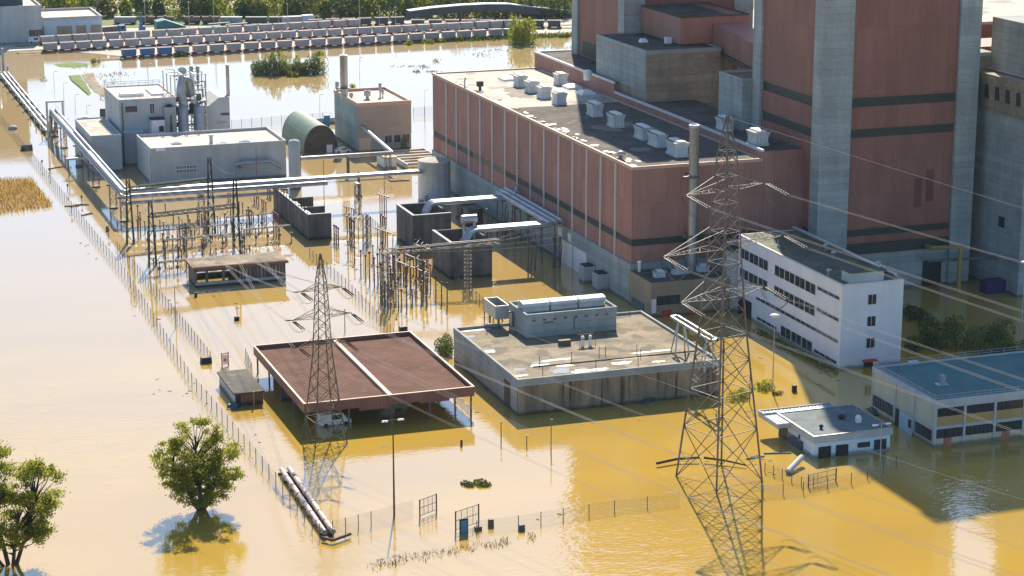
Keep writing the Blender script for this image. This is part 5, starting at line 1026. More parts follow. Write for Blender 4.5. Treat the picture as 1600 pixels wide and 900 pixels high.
for k, (px, pb_, pt, lab) in enumerate(((507, 335, 251, 'thin brown pole right of the blast wall'), (601, 335, 260, 'thin brown pole before the round tank'), (402, 309, 231, 'thin dark pole before the plain grey building'), (238, 315, 242, 'thin dark pole at the near corner of the plain grey building'), (275, 512, 448, 'thin brown lamp pole by the inner fence'), (539, 518, 483, 'thin pole behind the carport roof'), (783, 690, 660, 'thin dark pole left of the concrete block shadow'), (823, 697, 680, 'thin dark pole right of the concrete block corner'), (861, 706, 655, 'pale banded pole in front of the concrete block'), (1171, 630, 575, 'thin pole behind the right leg of the big pylon'))):
    g = G(px, pb_); h = max(1.5, HT(px, pb_, pt)); tag(MB().tube([(g.x, g.y, -1), (g.x, g.y, h)], .085, 6, .06).box(g.x-.1, g.x+.25, g.y-.1, g.y+.1, h-.12, h).build('pole', BROWN if k % 2 == 0 else STEEL), lab, 'pole')
# ================================================================ GROUND PIPES, FLOATING THINGS
a_, c_ = G(452, 740), G(520, 838); t = thing('pipe_pair', (a_.x, a_.y, 0), 'two long white pink pipes lying in water beside the outer fence', 'pipes')
dv = (c_-a_).normalized(); nv = Vector((-dv.y, dv.x, 0))*-1
for k, off in enumerate((0, 1.1)):
    p, q = a_+nv*off+Vector((0, 0, .75)), c_+nv*off+Vector((0, 0, .75))
    o = MB().tube([p, q-dv*.9], .34, 12).build('pipe', mat('pipe_jacket%s' % ('' if k else '_pale'), (.55, .44, .38), .6, .12, .5), t)
    b = MB()
    for i in range(1, 7): m_ = p.lerp(q, i/7); MB().tube([m_-dv*.08, m_+dv*.08], .37, 12).build('band', WOOD, o); MB().tube([q-dv*.9, q+dv*.3], .36, 10).build('cut_end', GALV, o)
b = MB(); 
for i in range(8): m_ = a_.lerp(c_, i/7.2); b.bar(m_-nv*.3+Vector((0, 0, .15)), m_+nv*1.6+Vector((0, 0, .15)), .25)
b.bar(a_+Vector((-.35, 0, .15)), c_+Vector((-.35, 0, .15)), .35); b.build('cradle', WOOD, t)
b = MB(); b.bar(G(503, 840, .5), G(520, 844, .5), .3).bar(G(520, 844, .5), G(548, 834, .5), .3); tag(b.build('timber_frame', WOOD), 'dark angled timber at the near end of the white pink pipes', 'timber')
b = MB(); b.tube([G(1026, 724, .5), G(1058, 717, .6), G(1092, 715, .7)], .22, 6, .2).tube([G(1100, 715, .7), G(1135, 720, .6), G(1166, 727, .4)], .2, 6, .12); tag(b.build('driftwood', WOOD), 'long dark tree trunk drifted against the big pylon feet', 'driftwood')
a_, c_ = G(1231, 737, .4), G(1253, 714, 1.2); t = MB().tube([a_, c_], .42, 12); o = t.build('concrete_pipe', CONCG); tag(o, 'pale fallen pipe leaning out of the water below the gatehouse', 'pipe')
def leafcloud(blobs, n, size, seed, squash=1.0, shell=.35):
    """loose cloud of leaf-sized faces spread through ellipsoids: (centre, rx, ry, rz)"""
    r_ = random.Random(seed); vs_ = []; fs = []; vol = [bl_[1]*bl_[2]*bl_[3] for bl_ in blobs]; tot = sum(vol)
    for bl_, v_ in zip(blobs, vol):
        for i in range(max(6, int(n*v_/tot))):
            while True:
                d = Vector((r_.uniform(-1, 1), r_.uniform(-1, 1), r_.uniform(-1, 1)))
                if .05 < d.length < 1: break
            k = d.length; d = d.normalized()*(k**shell)
            c_ = Vector((bl_[0][0]+d.x*bl_[1], bl_[0][1]+d.y*bl_[2], bl_[0][2]+d.z*bl_[3]))
            nn = Vector((r_.gauss(0, 1), r_.gauss(0, 1), r_.gauss(.3, 1))).normalized(); u = nn.orthogonal().normalized(); w_ = nn.cross(u); s = size*r_.uniform(.6, 1.4)
            n0 = len(vs_); vs_ += [c_-u*s, c_+w_*s*.5, c_+u*s, c_-w_*s*.5]; fs.append((n0, n0+1, n0+2, n0+3))
    b = MB(); b.add(vs_, fs); return b
def bushy(name, label, px, py, rx, ry, rz, n, size, seed, m=LEAFD, cat='bush', group=None, nb=7):
    g = G(px, py); r_ = random.Random(seed); bl_ = []
    for i in range(nb):
        f = r_.uniform(-.75, .75); bl_.append(((g.x+f*rx, g.y+r_.uniform(-.6, .6)*ry, rz*r_.uniform(.25, .5)), rx*r_.uniform(.25, .5), ry*r_.uniform(.4, .7), rz*r_.uniform(.4, .7)))
    t = thing(name, (g.x, g.y, 0), label, cat, group); leafcloud(bl_, n, size, seed).build('crown', m, t)
    b = MB()
    for i in range(5): f = r_.uniform(-.5, .5); b.tube([(g.x+f*rx, g.y, -.5), (g.x+f*rx*1.3, g.y+r_.uniform(-.3, .3), rz*.8)], .07, 5, .02)
    b.build('stem', BARK, t); return t
bushy('floating_plants', 'round mat of green plants floating in open water', 742, 757, 2.2, 1.4, .5, 900, .16, 1, LEAFD, 'plant mat')
bushy('bush', 'green bush between carport and concrete block corner', 693, 552, 1.8, 3.5, 2.8, 1200, .22, 2, LEAFD)
bushy('bush', 'bright green bush at the foot of the round lidded lamp', 1195, 608, 1.6, 1.2, 1.5, 800, .16, 3, LEAF)
bushy('bush', 'sunlit bush inside the big pylon beside the concrete block', 1150, 622, 2.2, 1.6, 1.6, 900, .16, 4, LEAF)
bushy('bush', 'small low bush right of the round lidded lamp', 1216, 617, 1.0, .7, .5, 250, .12, 5, LEAFD)
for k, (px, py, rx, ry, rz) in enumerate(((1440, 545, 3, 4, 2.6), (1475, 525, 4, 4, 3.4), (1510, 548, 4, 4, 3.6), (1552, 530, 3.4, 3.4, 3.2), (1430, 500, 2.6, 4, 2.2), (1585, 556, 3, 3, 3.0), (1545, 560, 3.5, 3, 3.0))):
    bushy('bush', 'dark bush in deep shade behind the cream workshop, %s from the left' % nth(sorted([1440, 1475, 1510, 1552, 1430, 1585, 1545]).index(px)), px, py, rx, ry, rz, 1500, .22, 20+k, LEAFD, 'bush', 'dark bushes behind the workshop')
b = MB(); r_ = random.Random(8); bl_ = []
for i in range(20): f = i/19; g = G(1180+f*115, 520+f*62); bl_.append(((g.x+.5, g.y, .25), 1.0, 1.6, .5))
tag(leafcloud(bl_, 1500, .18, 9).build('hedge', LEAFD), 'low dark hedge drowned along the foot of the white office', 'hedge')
# ================================================================ TREES
def grow(label, base, h, spread, seed, nleaf, lsize, m, trunks=1, group=None, name='tree'):
    r_ = random.Random(seed); t = thing(name, tuple(base), label, 'tree', group); tips = []; b = MB()
    def branch(p, d, ln, rad, lv):
        pts = [p]; n = 4
        for i in range(n):
            d = (d+Vector((r_.gauss(0, .13), r_.gauss(0, .13), r_.gauss(.05, .06)))).normalized(); p = p+d*ln/n; pts.append(p)
            if lv >= 2: tips.append((p.copy(), lv))
        b.tube(pts, rad, 6 if lv < 2 else 4, rad*.55, cap=False)
        if lv < 3:
            for i in range(5 if lv == 0 else 4):
                q = pts[r_.choice((2, 3, 4)) if lv else min(4, 1+i)]; ang = r_.uniform(0, 6.28); up = r_.uniform(.25, .9)
                nd = (Vector((math.cos(ang)*spread, math.sin(ang)*spread, up))+d*.35).normalized(); branch(q, nd, ln*r_.uniform(.5, .75), rad*.5, lv+1)
        tips.append((pts[-1].copy(), lv))
    for k in range(trunks):
        a_ = r_.uniform(0, 6.28); d = Vector((math.cos(a_)*.28, math.sin(a_)*.28, 1)).normalized() if trunks > 1 else Vector((0, 0, 1))
        branch(Vector(base)+Vector((0, 0, -.6)), d, h*.5, h*.026/max(1, trunks**.5), 0)
    b.build('trunk', BARK, t)
    vs_ = []; fs = []; per = max(1, nleaf//len(tips))
    for p, lv in tips:
        rr = h*.075*r_.uniform(.6, 1.25)
        for i in range(per):
            d = Vector((r_.gauss(0, .5), r_.gauss(0, .5), r_.gauss(0, .42)))*rr; c_ = p+d
            nn = Vector((r_.gauss(0, 1), r_.gauss(0, 1), r_.gauss(.4, 1))).normalized(); u = nn.orthogonal().normalized(); w_ = nn.cross(u); s = lsize*r_.uniform(.6, 1.4)
            n0 = len(vs_); vs_ += [c_-u*s, c_+w_*s*.6, c_+u*s, c_-w_*s*.6]; fs.append((n0, n0+1, n0+2, n0+3))
    c = MB(); c.add(vs_, fs); c.build('crown', m, t); return t
def crowned(label, base, crowns, ncl, nleaf, lsize, seed, trunk_r):
    """tree whose limbs reach out to leaf clusters spread through ellipsoid crowns"""
    r_ = random.Random(seed); base = Vector(base); t = thing('tree', tuple(base), label, 'tree'); b = MB(); vs_ = []; fs = []
    for (c0, rx, ry, rz, share) in crowns:
        c0 = base+Vector(c0); foot = base+Vector((c0.x-base.x, c0.y-base.y, 0))*(.02 if trunk_r > .33 else .12)-Vector((0, 0, .6)); top = c0+Vector((0, 0, rz*.45))
        spine = [foot, foot.lerp(c0, .35)+Vector((r_.uniform(-.2, .2), r_.uniform(-.2, .2), 0)), c0.lerp(foot, .25), c0, top]
        b.tube(spine, trunk_r*share**.5, 8, .07, cap=False)
        for k in range(int(ncl*share)):
            while True:
                d = Vector((r_.uniform(-1, 1), r_.uniform(-1, 1), r_.uniform(-1, 1)))
                if .35 < d.length < 1: break
            d = d.normalized()*d.length**.45
            if d.z < -.3: d.x *= .8; d.y *= .8
            wob = 1+.16*math.sin(3*math.atan2(d.y, d.x)+seed)+.12*math.sin(5*d.z+seed); p = c0+Vector((d.x*rx*wob, d.y*ry*wob, d.z*rz*(1+.08*wob)))
            if p.z < base.z+1.0: p.z = base.z+r_.uniform(1.0, 2.0)
            f = max(.12, min(.95, (p.z-base.z)/(top.z-base.z)*.62)); n = f*(len(spine)-1); i0 = int(n); st_ = spine[i0].lerp(spine[min(i0+1, len(spine)-1)], n-i0)
            mid = st_.lerp(p, .5)+Vector((r_.gauss(0, .3), r_.gauss(0, .3), r_.uniform(-.1, .5)))
            b.tube([st_, st_.lerp(mid, .5)+Vector((0, 0, .1)), mid, p], r_.uniform(.07, .15), 5, .025, cap=False)
            rr = r_.uniform(.5, 1.0); per = int(nleaf/ncl*r_.uniform(.5, 1.5)*rr); el = Vector((r_.uniform(.8, 1.4), r_.uniform(.8, 1.4), r_.uniform(.55, .9)))
            for m_ in range(per):
                q_ = p+Vector((r_.gauss(0, .5)*el.x, r_.gauss(0, .5)*el.y, r_.gauss(0, .5)*el.z))*rr
                nn = Vector((r_.gauss(0, 1), r_.gauss(0, 1), r_.gauss(.4, 1))).normalized(); u = nn.orthogonal().normalized(); w_ = nn.cross(u); s = lsize*r_.uniform(.6, 1.4)
                n0 = len(vs_); vs_ += [q_-u*s, q_+w_*s*.6, q_+u*s, q_-w_*s*.6]; fs.append((n0, n0+1, n0+2, n0+3))
    b.build('trunk', BARK, t); c = MB(); c.add(vs_, fs); c.build('crown', LEAF, t)
crowned('broad green tree standing alone in the flood beside the outer fence', G(315, 797), [((-.5, 0, 8.6), 4.0, 4.0, 4.2, 1.0), ((2.8, .3, 6.0), 3.2, 3.4, 4.0, .7), ((-3.6, -.2, 6.6), 2.7, 3.0, 3.2, .55), ((.8, -.8, 3.6), 3.6, 3.0, 2.6, .7), ((-2.2, 0, 3.6), 2.4, 2.4, 2.0, .4)], 58, 9500, .15, 5, .36)
crowned('leafy tree cut by the left edge, several trunks rising from the flood', G(18, 882), [((-2.4, 1.0, 11.6), 3.4, 3.6, 4.6, 1.0), ((3.4, 0, 8.6), 3.4, 3.4, 4.6, .9), ((1.0, -.6, 5.6), 4.6, 3.6, 3.6, .8), ((-6, -.5, 8), 3.6, 3.6, 5, .7)], 62, 12500, .155, 12, .3)
# ================================================================ RAIL YARD
def wagon(name, label, body, kind):
    t = thing(name, (0, 0, 0), label, 'wagon')
    if kind == 'hopper':
        MB().prism([(-2.2, .95), (-1.5, .75), (1.5, .75), (2.2, .95), (2.3, 2.85), (-2.3, 2.85)], 'y', -1.15, 1.15).build('body', body, t, local=True)
        MB().ring(-2.36, 2.36, -1.2, 1.2, 2.82, 2.98, .2).build('rim', PINKT, t, local=True)
        b = MB()
        for i in range(7): b.box(-2.15+i*.71, -2.07+i*.71, -1.2, -1.15, .95, 2.72)
        b.build('rib', body, t, local=True)
    elif kind == 'tank':
        MB().tube([(-2.9, 0, 1.9), (2.9, 0, 1.9)], 1.1, 16).build('tank', body, t, local=True); MB().box(-.4, .4, -.3, .3, 2.95, 3.3).box(-2.6, 2.6, -.25, .25, 3.0, 3.05).build('dome', body, t, local=True)
    else:
        MB().box(-3.9, 3.9, -1.15, 1.15, .8, 2.7).build('body', body, t, local=True); b = MB()
        for i in range(11): b.box(-3.8+i*.75, -3.72+i*.75, -1.2, -1.15, .8, 2.7)
        b.build('rib', body, t, local=True); MB().box(-3.95, 3.95, -1.2, 1.2, 2.7, 2.8).build('lid', body, t, local=True)
    L_ = 2.6 if kind != 'box' else 4.0
    MB().box(-L_, L_, -.9, .9, .55, .75).box(-L_-.2, -L_, -.3, .3, .5, .75).box(L_, L_+.2, -.3, .3, .5, .75).build('underframe', REDP if kind == 'hopper' else DARK, t, local=True)
    for xx in (-L_*.7, L_*.7):
        b = MB()
        for dx in (-.45, .45):
            for s in (-.75, .75): b.tube([(xx+dx, s-.08, .3), (xx+dx, s+.08, .3)], .3, 12)
        b.box(xx-.6, xx+.6, -.8, .8, .28, .5); b.build('bogie', DARK, t, local=True)
    return t
WP = {}
def place(kindkey, x, y, rz, label, group, z=.15):
    nm, body, kd = {'grey': ('hopper_wagon', WGREY, 'hopper'), 'blue': ('hopper_wagon', BLUE, 'hopper'), 'dark': ('hopper_wagon', WDARK, 'hopper'), 'teal': ('box_wagon', TEAL, 'box'), 'tank': ('tank_wagon', TANKR, 'tank'), 'gbox': ('box_wagon', WGREY, 'box'), 'dbox': ('box_wagon', WDARK, 'box')}[kindkey]
    if kindkey not in WP: o = wagon(nm, 'x', body, kd); WP[kindkey] = (o, treeof(o))
    else: o = copy_tree(*WP[kindkey])
    o.location = (x, y, z); o.rotation_euler = (0, 0, rz); o['label'] = label; o['group'] = group
CN = {'grey': 'grey hopper wagon', 'blue': 'blue hopper wagon', 'dark': 'dark slatted hopper wagon', 'teal': 'dark teal covered wagon', 'tank': 'brown tank wagon', 'gbox': 'long grey box wagon', 'dbox': 'dark covered wagon'}
def row(gname, desc, a_, c_, seq, pitch, start=0.0):
    A_, B_ = G(*a_, .2), G(*c_, .2); d = (B_-A_).normalized(); rz = math.atan2(d.y, d.x); s = start; rails = MB(); nv = Vector((-d.y, d.x, 0)); seen = {}
    L_ = (B_-A_).length
    for k_, q in enumerate(seq):
        if q is None: s += pitch*.5; continue
        ln = {'grey': pitch, 'blue': pitch, 'dark': pitch, 'teal': 8.6, 'tank': 6.6, 'gbox': 8.8, 'dbox': 8.6}[q]
        p = A_+d*(s+ln/2); i = seen.get(q, 0); seen[q] = i+1
        place(q, p.x, p.y, rz, '%s, %s of its kind from the left, %s' % (CN[q], nth(i), desc), gname); s += ln+(.0 if k_ % 3 else .35)
    for off in (-.75, .75): rails.bar(A_+nv*off-d*6+Vector((0, 0, 0)), A_+nv*off+d*(s+20), .14)
    bed = MB(); p0, p1 = A_-d*8, A_+d*(s+24); bed.prism([(-1, 0), (1, 0), (1, 1), (-1, 1)], 'x', 0, .01) if False else None
    for f0, f1, zz in ((-2.2, -1.3, 0), (-1.3, 1.3, 1), (1.3, 2.2, 2)):
        za, zb_ = (-.3, .14) if zz == 0 else ((.14, .14) if zz == 1 else (.14, -.3))
        bed.quad(p0+nv*f0+Vector((0, 0, za)), p1+nv*f0+Vector((0, 0, za)), p1+nv*f1+Vector((0, 0, zb_)), p0+nv*f1+Vector((0, 0, zb_)))
    tag(bed.build('track_bed', MUD), kind='structure'); tag(rails.build('railway_rails', STEEL), kind='structure')
row('wagons in the front train', 'front train', (188, 91), (790, 57), ['blue']*3+['grey']*20+['teal'], 5.75)
row('wagons in the second train', 'second train', (66, 81), (772, 45), ['grey']*31, 5.35)
row('wagons in the third train', 'third train', (62, 70), (600, 40), ['grey']*21, 5.4)
row('tank wagons by the wood', 'rear train before wood', (177, 38), (480, 38), ['gbox']*1+['tank', 'tank', None, 'tank', 'tank', 'gbox', 'dbox', 'dbox'], 6.2)
row('dark wagons by the wood', 'rear train centre', (480, 43), (640, 38), ['dark']*6, 5.9)
row('dark wagons before the ramp', 'train below conveyor ramp', (640, 43), (890, 44), ['dark']*9, 6.0)
# masts
for k, (px, pb_, pt) in enumerate(((228, 60, 2), (296, 52, 4), (335, 60, 0), (436, 48, 8), (450, 55, 6), (562, 48, 0), (593, 44, 10), (618, 50, 12))):
    g = G(px, pb_); tag(MB().tube([(g.x, g.y, -.5), (g.x, g.y, HT(px, pb_, pt))], .09, 5).box(g.x-.3, g.x+.3, g.y-.1, g.y+.1, HT(px, pb_, pt), HT(px, pb_, pt)+.2).build('yard_mast', GALV), 'thin rail yard mast, %s from the left' % nth(k), 'mast', 'thin masts of the rail yard')
# yard halls
for (nm, px0, px1, pyb, pyt, dep, m, lab) in (('depot', -60, 67, 67, 12, 34, CONCG, 'concrete depot with tall door at the upper left corner'), ('depot', 68, 163, 62, 30, 26, LBLUE, 'pale blue depot with three shutters beside the concrete depot')):
    p, q = G(px0, pyb), G(px1, pyb); h = HT(px1-5, pyb, pyt); y = (p.y+q.y)/2 if px0 > 0 else q.y
    t = thing(nm, (p.x, y, 0), lab, 'depot'); MB().box(p.x, q.x, y, y+dep, -1, h).build('wall', m, t); MB().box(p.x+.3, q.x-.3, y+.3, y+dep-.3, h, h+.05).build('roof', ROOFP, t); MB().ring(p.x-.1, q.x+.1, y-.1, y+dep+.1, h-.3, h+.9, .5).build('parapet', CONCG, t)
    for d0, d1, dt in (((10, 40, 37), ) if px0 < 0 else ((89, 113, 40), (119, 135, 40), (142, 158, 40))): MB().box(GX(d0, y, 50)[0], GX(d1, y, 50)[0], y-.12, y, -.5, HT(d0, pyb, dt)).build('shutter', CONCG if px0 < 0 else BEIGE, t)
    if px0 < 0: MB().box(p.x-20, GX(36, y+8, 10)[0], y+8, y+30, h, 42).build('upper_block', WDARK, t); windows(t, 'y-', y, GX(45, y, 50)[0], GX(66, y, 50)[0], 2.5, 4.6, 2, frame=CONCG)
# vehicles
def vehicle(name, label, cat, loc, rz, L_, W_, Hh, body, cab=.3, kind='van'):
    t = thing(name, loc, label, cat, None, rz)
    if kind == 'van': prof = [(-L_/2, .35), (L_/2, .35), (L_/2, .95), (L_*.36, 1.1), (L_*.24, Hh-.05), (L_*.12, Hh), (-L_/2+.1, Hh), (-L_/2, Hh-.2)]
    elif kind == 'car': prof = [(-L_/2, .3), (L_/2, .3), (L_/2, .75), (L_*.28, .9), (L_*.12, Hh), (-L_*.3, Hh), (-L_*.45, .95), (-L_/2, .9)]
    else: prof = [(L_*.2, .6), (L_/2, .6), (L_/2, 1.5), (L_*.46, Hh), (L_*.22, Hh), (L_*.2, 2.0)]
    MB().prism([(u, z) for u, z in prof], 'y', -W_/2, W_/2).build('body', body, t, local=True)
    gz0 = 1.15 if kind == 'van' else (.95 if kind == 'car' else 1.7)
    fx = L_*.36 if kind == 'van' else (L_*.27 if kind == 'car' else L_*.49)
    MB().add([(fx+.03, -W_*.42, gz0), (fx+.03, W_*.42, gz0), (fx-(L_*.12 if kind != 'truck' else .1), W_*.4, Hh-.12), (fx-(L_*.12 if kind != 'truck' else .1), -W_*.4, Hh-.12)], [(0, 1, 2, 3)]).box(-L_*.1 if kind != 'truck' else L_*.28, L_*.2 if kind != 'truck' else L_*.42, -W_/2-.02, W_/2+.02, gz0, Hh-.2).build('window', GLASS, t, local=True)
    if kind == 'truck': MB().box(-L_/2, L_*.19, -W_/2, W_/2, .9, 1.4).prism([(-L_/2, 1.4), (L_*.17, 1.4), (L_*.17, 2.9), (-L_/2-.2, 2.7)], 'y', -W_/2, W_/2).build('cargo_body', STEEL, t, local=True)
    for xx in (-L_*.32, L_*.32):
        for s in (-1, 1): MB().tube([(xx, s*(W_/2-.12), .34), (xx, s*(W_/2+.03), .34)], .36 if kind != 'truck' else .5, 12).build('wheel', RUBBER, t, local=True)
    return t
vehicle('parked_van', 'white van parked under the near left corner of the carport', 'van', (77.8, 302.5, -.25), math.radians(3), 4.9, 1.9, 2.1, WHITEM)
vehicle('parked_van', 'white van parked deeper under the right half of the carport', 'van', tuple(G(626, 636, 0)+Vector((0, 3.0, -.25))), math.radians(5), 4.6, 1.9, 2.1, WHITEM)
vehicle('parked_truck', 'dark truck standing in bright water left of the grey filter house', 'truck', tuple(G(168, 186, -.2)), math.radians(-110), 7.5, 2.6, 3.4, WDARK, kind='truck')
vehicle('parked_car', 'silver car half drowned in front of the tall concrete block', 'car', tuple(G(535, 239, -.3)), math.radians(5), 4.0, 1.7, 1.5, WHITEM, kind='car')
vehicle('parked_van', 'white van parked before the concrete depot by the train end', 'van', tuple(G(55, 67, .1)), 0, 4.6, 1.9, 2.0, WHITEM)
vehicle('parked_car', 'dark car drowned beside the wall of the concrete block', 'car', tuple(G(1013, 634, -.75)), math.radians(20), 3.8, 1.7, 1.45, WDARK, kind='car')
vehicle('parked_car', 'small dark car drowned by the fence near the hut', 'car', tuple(G(367, 643, -.8)), math.radians(60), 3.4, 1.6, 1.4, WDARK, kind='car')
vehicle('parked_truck', 'blue lorry with white cab in the rail yard', 'truck', tuple(G(178, 53, .2)), math.radians(4), 8.5, 2.4, 3.0, BLUE, kind='truck')
vehicle('parked_car', 'dark car in the shade by the cream workshop corner', 'car', tuple(G(1368, 650, -.6)), math.radians(80), 3.6, 1.6, 1.4, WDARK, kind='car')
vehicle('parked_van', 'small blue van in deep shade behind the white office', 'van', tuple(G(1425, 448, -.3)), math.radians(0), 4.6, 1.9, 2.2, BLUE)
g = G(1563, 458); cn = thing('container', (g.x, g.y, 0), 'dark purple container before the silo at the right edge', 'container'); MB().box(g.x-3, g.x+2.5, g.y, g.y+2.4, -.5, 2.4).build('box', PURPLE, cn); b = MB()
for i in range(12): b.box(g.x-2.9+i*.45, g.x-2.75+i*.45, g.y-.06, g.y, -.4, 2.3)
b.build('rib', PURPLE, cn)
# cranes and heaps in the yard
g = G(222, 55); t = thing('rail_crane', (g.x, g.y, 0), 'blue slewing crane in the rail yard', 'crane'); MB().box(g.x-1.6, g.x+1.6, g.y-1, g.y+1, .2, 1.2).box(g.x-1, g.x+1.2, g.y-.9, g.y+.9, 1.2, 3.2).build('base', BLUE, t); MB().frus(g.x-.7, g.x+.4, g.y-.4, g.y+.4, 3.2, 8.0, -.3, -.2).build('mast', BLUE, t)
g = G(250, 50); t = thing('machine_shed', (g.x, g.y, 0), 'teal sloped shed roof in the rail yard', 'shed'); MB().prism([(g.x-1, .2), (g.x+11, .2), (g.x+9, 1.6), (g.x+2, 4.2), (g.x-1, 3.6)], 'y', g.y, g.y+6).build('roof', TEAL, t); MB().box(g.x+4, g.x+12, g.y-3, g.y-.1, .2, 1.2).build('lean_to', WDARK, t)
g = G(463, 40); t = thing('stack_of_sheets', (g.x, g.y, 0), 'grey blue stack under tarpaulin before the rear wagons', 'stack'); MB().box(g.x-5, g.x+5.5, g.y-1, g.y+2, 0, 3.4).build('stack', WGREY, t); MB().frus(g.x+2, g.x+6.5, g.y-1.3, g.y+1.8, 0, 3.7, -.2, -.1).build('tarpaulin', LBLUE, t)
for k, (px, py) in enumerate(((330, 47), (372, 43), (345, 42))): g = G(px, py); tag(MB().prism([(g.x-5, .2), (g.x+5, .2), (g.x+3.6, 1.5), (g.x-4.2, 1.2)], 'y', g.y, g.y+2).build('scrap_heap', TEAL if k == 0 else WDARK), ('teal', 'dark', 'small dark')[k]+' heap of scrap beside the rear track', 'heap')
# conveyor ramp
pts = [(640, 18), (676, 13), (720, 9), (760, 7), (795, 7), (830, 11), (865, 15), (900, 18)]
Y_ = 751.0; pr_top = []; 
for px, py in pts: q = GX(px, Y_, py); pr_top.append((q.x, q.z))
cvx = thing('conveyor_ramp', (pr_top[0][0], Y_, 0), 'long dark humped conveyor ramp before the wood at the top', 'conveyor')
MB().prism([(x, z) for x, z in pr_top]+[(x, max(.2, z-2.6)) for x, z in reversed(pr_top)], 'y', Y_, Y_+4).build('ramp', CONVEY, cvx)
MB().prism([(x, z+.25) for x, z in pr_top]+[(x, z) for x, z in reversed(pr_top)], 'y', Y_-.3, Y_+4.3).build('ramp_roof', LBLUE, cvx)
for i, (x, z) in enumerate(pr_top[1:-1]): MB().box(x-.4, x+.4, Y_+1, Y_+3, 0, z-2.4).build('trestle', CONVEY, cvx)
# bush island and single tree
isl = ((404, 114, 2.6, 3.6, LEAFD), (412, 117, 3.0, 4.6, LEAFD), (420, 112, 2.6, 6.0, LEAF), (427, 117, 2.6, 7.4, LEAFD), (438, 116, 3.0, 4.4, LEAFD), (447, 112, 2.4, 6.4, LEAF), (455, 117, 3.0, 3.8, LEAFD), (463, 113, 2.4, 5.2, LEAF), (470, 116, 3.2, 3.6, LEAFD), (480, 115, 3.0, 4.0, LEAFD), (490, 115, 2.8, 5.6, LEAFD), (500, 114, 2.6, 5.0, LEAF), (456, 119, 1.2, 1.6, LEAF))
for k, (px, py, rx, rz, m) in enumerate(isl):
    bushy('bush', 'bush of the overgrown island, %s from the left' % nth(sorted(v[0] for v in isl).index(px)), px, py, rx, 3.0, rz, 1300 if m is LEAFD else 700, .28, 40+k, m, 'bush', 'bushes of the overgrown island', 9)
bushy('tree', 'big round pale green tree at the water edge before the rear wagons', 819, 69, 4.6, 4.2, 9.2, 4200, .36, 60, LEAF, 'tree', None, 16)
bushy('bush', 'small green bush behind the tall concrete block chimney', 549, 143, 1.6, 1.6, 2.4, 500, .22, 61, LEAF)
bushy('fir_tree', 'small dark fir before the windows of the tall concrete block', 632, 237, 1.0, 1.0, 3.8, 900, .16, 62, LEAFD, 'tree')
for k, (px, py) in enumerate(((283, 88), (150, 98), (500, 86), (640, 70), (670, 68), (747, 62), (717, 64), (690, 66), (880, 58))): bushy('bush', 'low green bush on the bank below the front train, %s from the left' % nth(sorted([283, 150, 500, 640, 670, 747, 717, 690, 880]).index(px)), px, py, 1.8, 1.2, 1.6, 350, .25, 70+k, LEAF, 'bush', 'low bushes on the railway bank')
# tufts of drowned weeds
def tufts(name, spots, n, size, h, m, seed):
    r_ = random.Random(seed); vs_ = []; fs = []
    for (px, py, rx, ry) in spots:
        for i in range(n):
            g = G(px+r_.gauss(0, rx), py+r_.gauss(0, ry)); a_ = r_.uniform(0, 3.14); s = size*r_.uniform(.5, 1.4); hh_ = h*r_.uniform(.4, 1.3); d = Vector((math.cos(a_)*s, math.sin(a_)*s, 0)); ln = Vector((r_.gauss(0, .25), r_.gauss(0, .25), hh_))
            n0 = len(vs_); vs_ += [g-d, g+d, g+ln+d*.2, g+ln-d*.2]; fs.append((n0, n0+1, n0+2, n0+3))
    b = MB(); b.add(vs_, fs); return tag(b.build(name, m), kind='stuff')
tufts('drowned_weeds', [(590, 884, 8, 3), (612, 880, 10, 3), (640, 872, 14, 3), (668, 868, 12, 3), (700, 862, 12, 2.5), (735, 856, 12, 2.5), (770, 852, 10, 3), (786, 848, 6, 4), (832, 840, 4, 4)], 42, .05, .42, REED, 4)
tufts('debris_weeds', [(138, 124, 6, 4), (150, 136, 5, 4), (161, 150, 3, 5), (134, 104, 16, 2), (190, 116, 10, 2), (160, 118, 12, 2), (172, 128, 10, 4), (66, 124, 3, 3), (165, 140, 4, 5), (757, 86, 12, 2), (640, 104, 14, 1), (664, 105, 5, 2), (652, 112, 4, 1.5), (674, 112, 5, 1), (682, 96, 3, 2), (850, 84, 14, 2), (780, 79, 20, 1.5)], 55, .14, .3, REED, 5)
tufts('bank_weeds', [(640+i*22, 66-i*.9, 12, 1.2) for i in range(12)], 160, .3, .9, LEAFD, 6)
r_ = random.Random(55); b = MB()
for i in range(210):                       # bits of wood and litter drifting near the walls and fences
    px, py = r_.choice(((820, 655), (900, 650), (1000, 640), (1100, 630), (640, 655), (540, 690), (1300, 715), (1450, 700), (1240, 560), (1290, 575), (560, 420), (420, 470), (860, 430), (720, 440), (370, 700), (300, 610), (1210, 735), (1150, 720), (650, 300), (150, 380), (250, 480), (900, 800)))
    g = G(px+r_.gauss(0, 38), py+r_.gauss(0, 9), .02); a_ = r_.uniform(0, 3.14); d = Vector((math.cos(a_), math.sin(a_), 0))*r_.uniform(.06, .4); b.bar(g-d, g+d, r_.uniform(.06, .14))
tag(b.build('floating_litter', REED), kind='stuff')
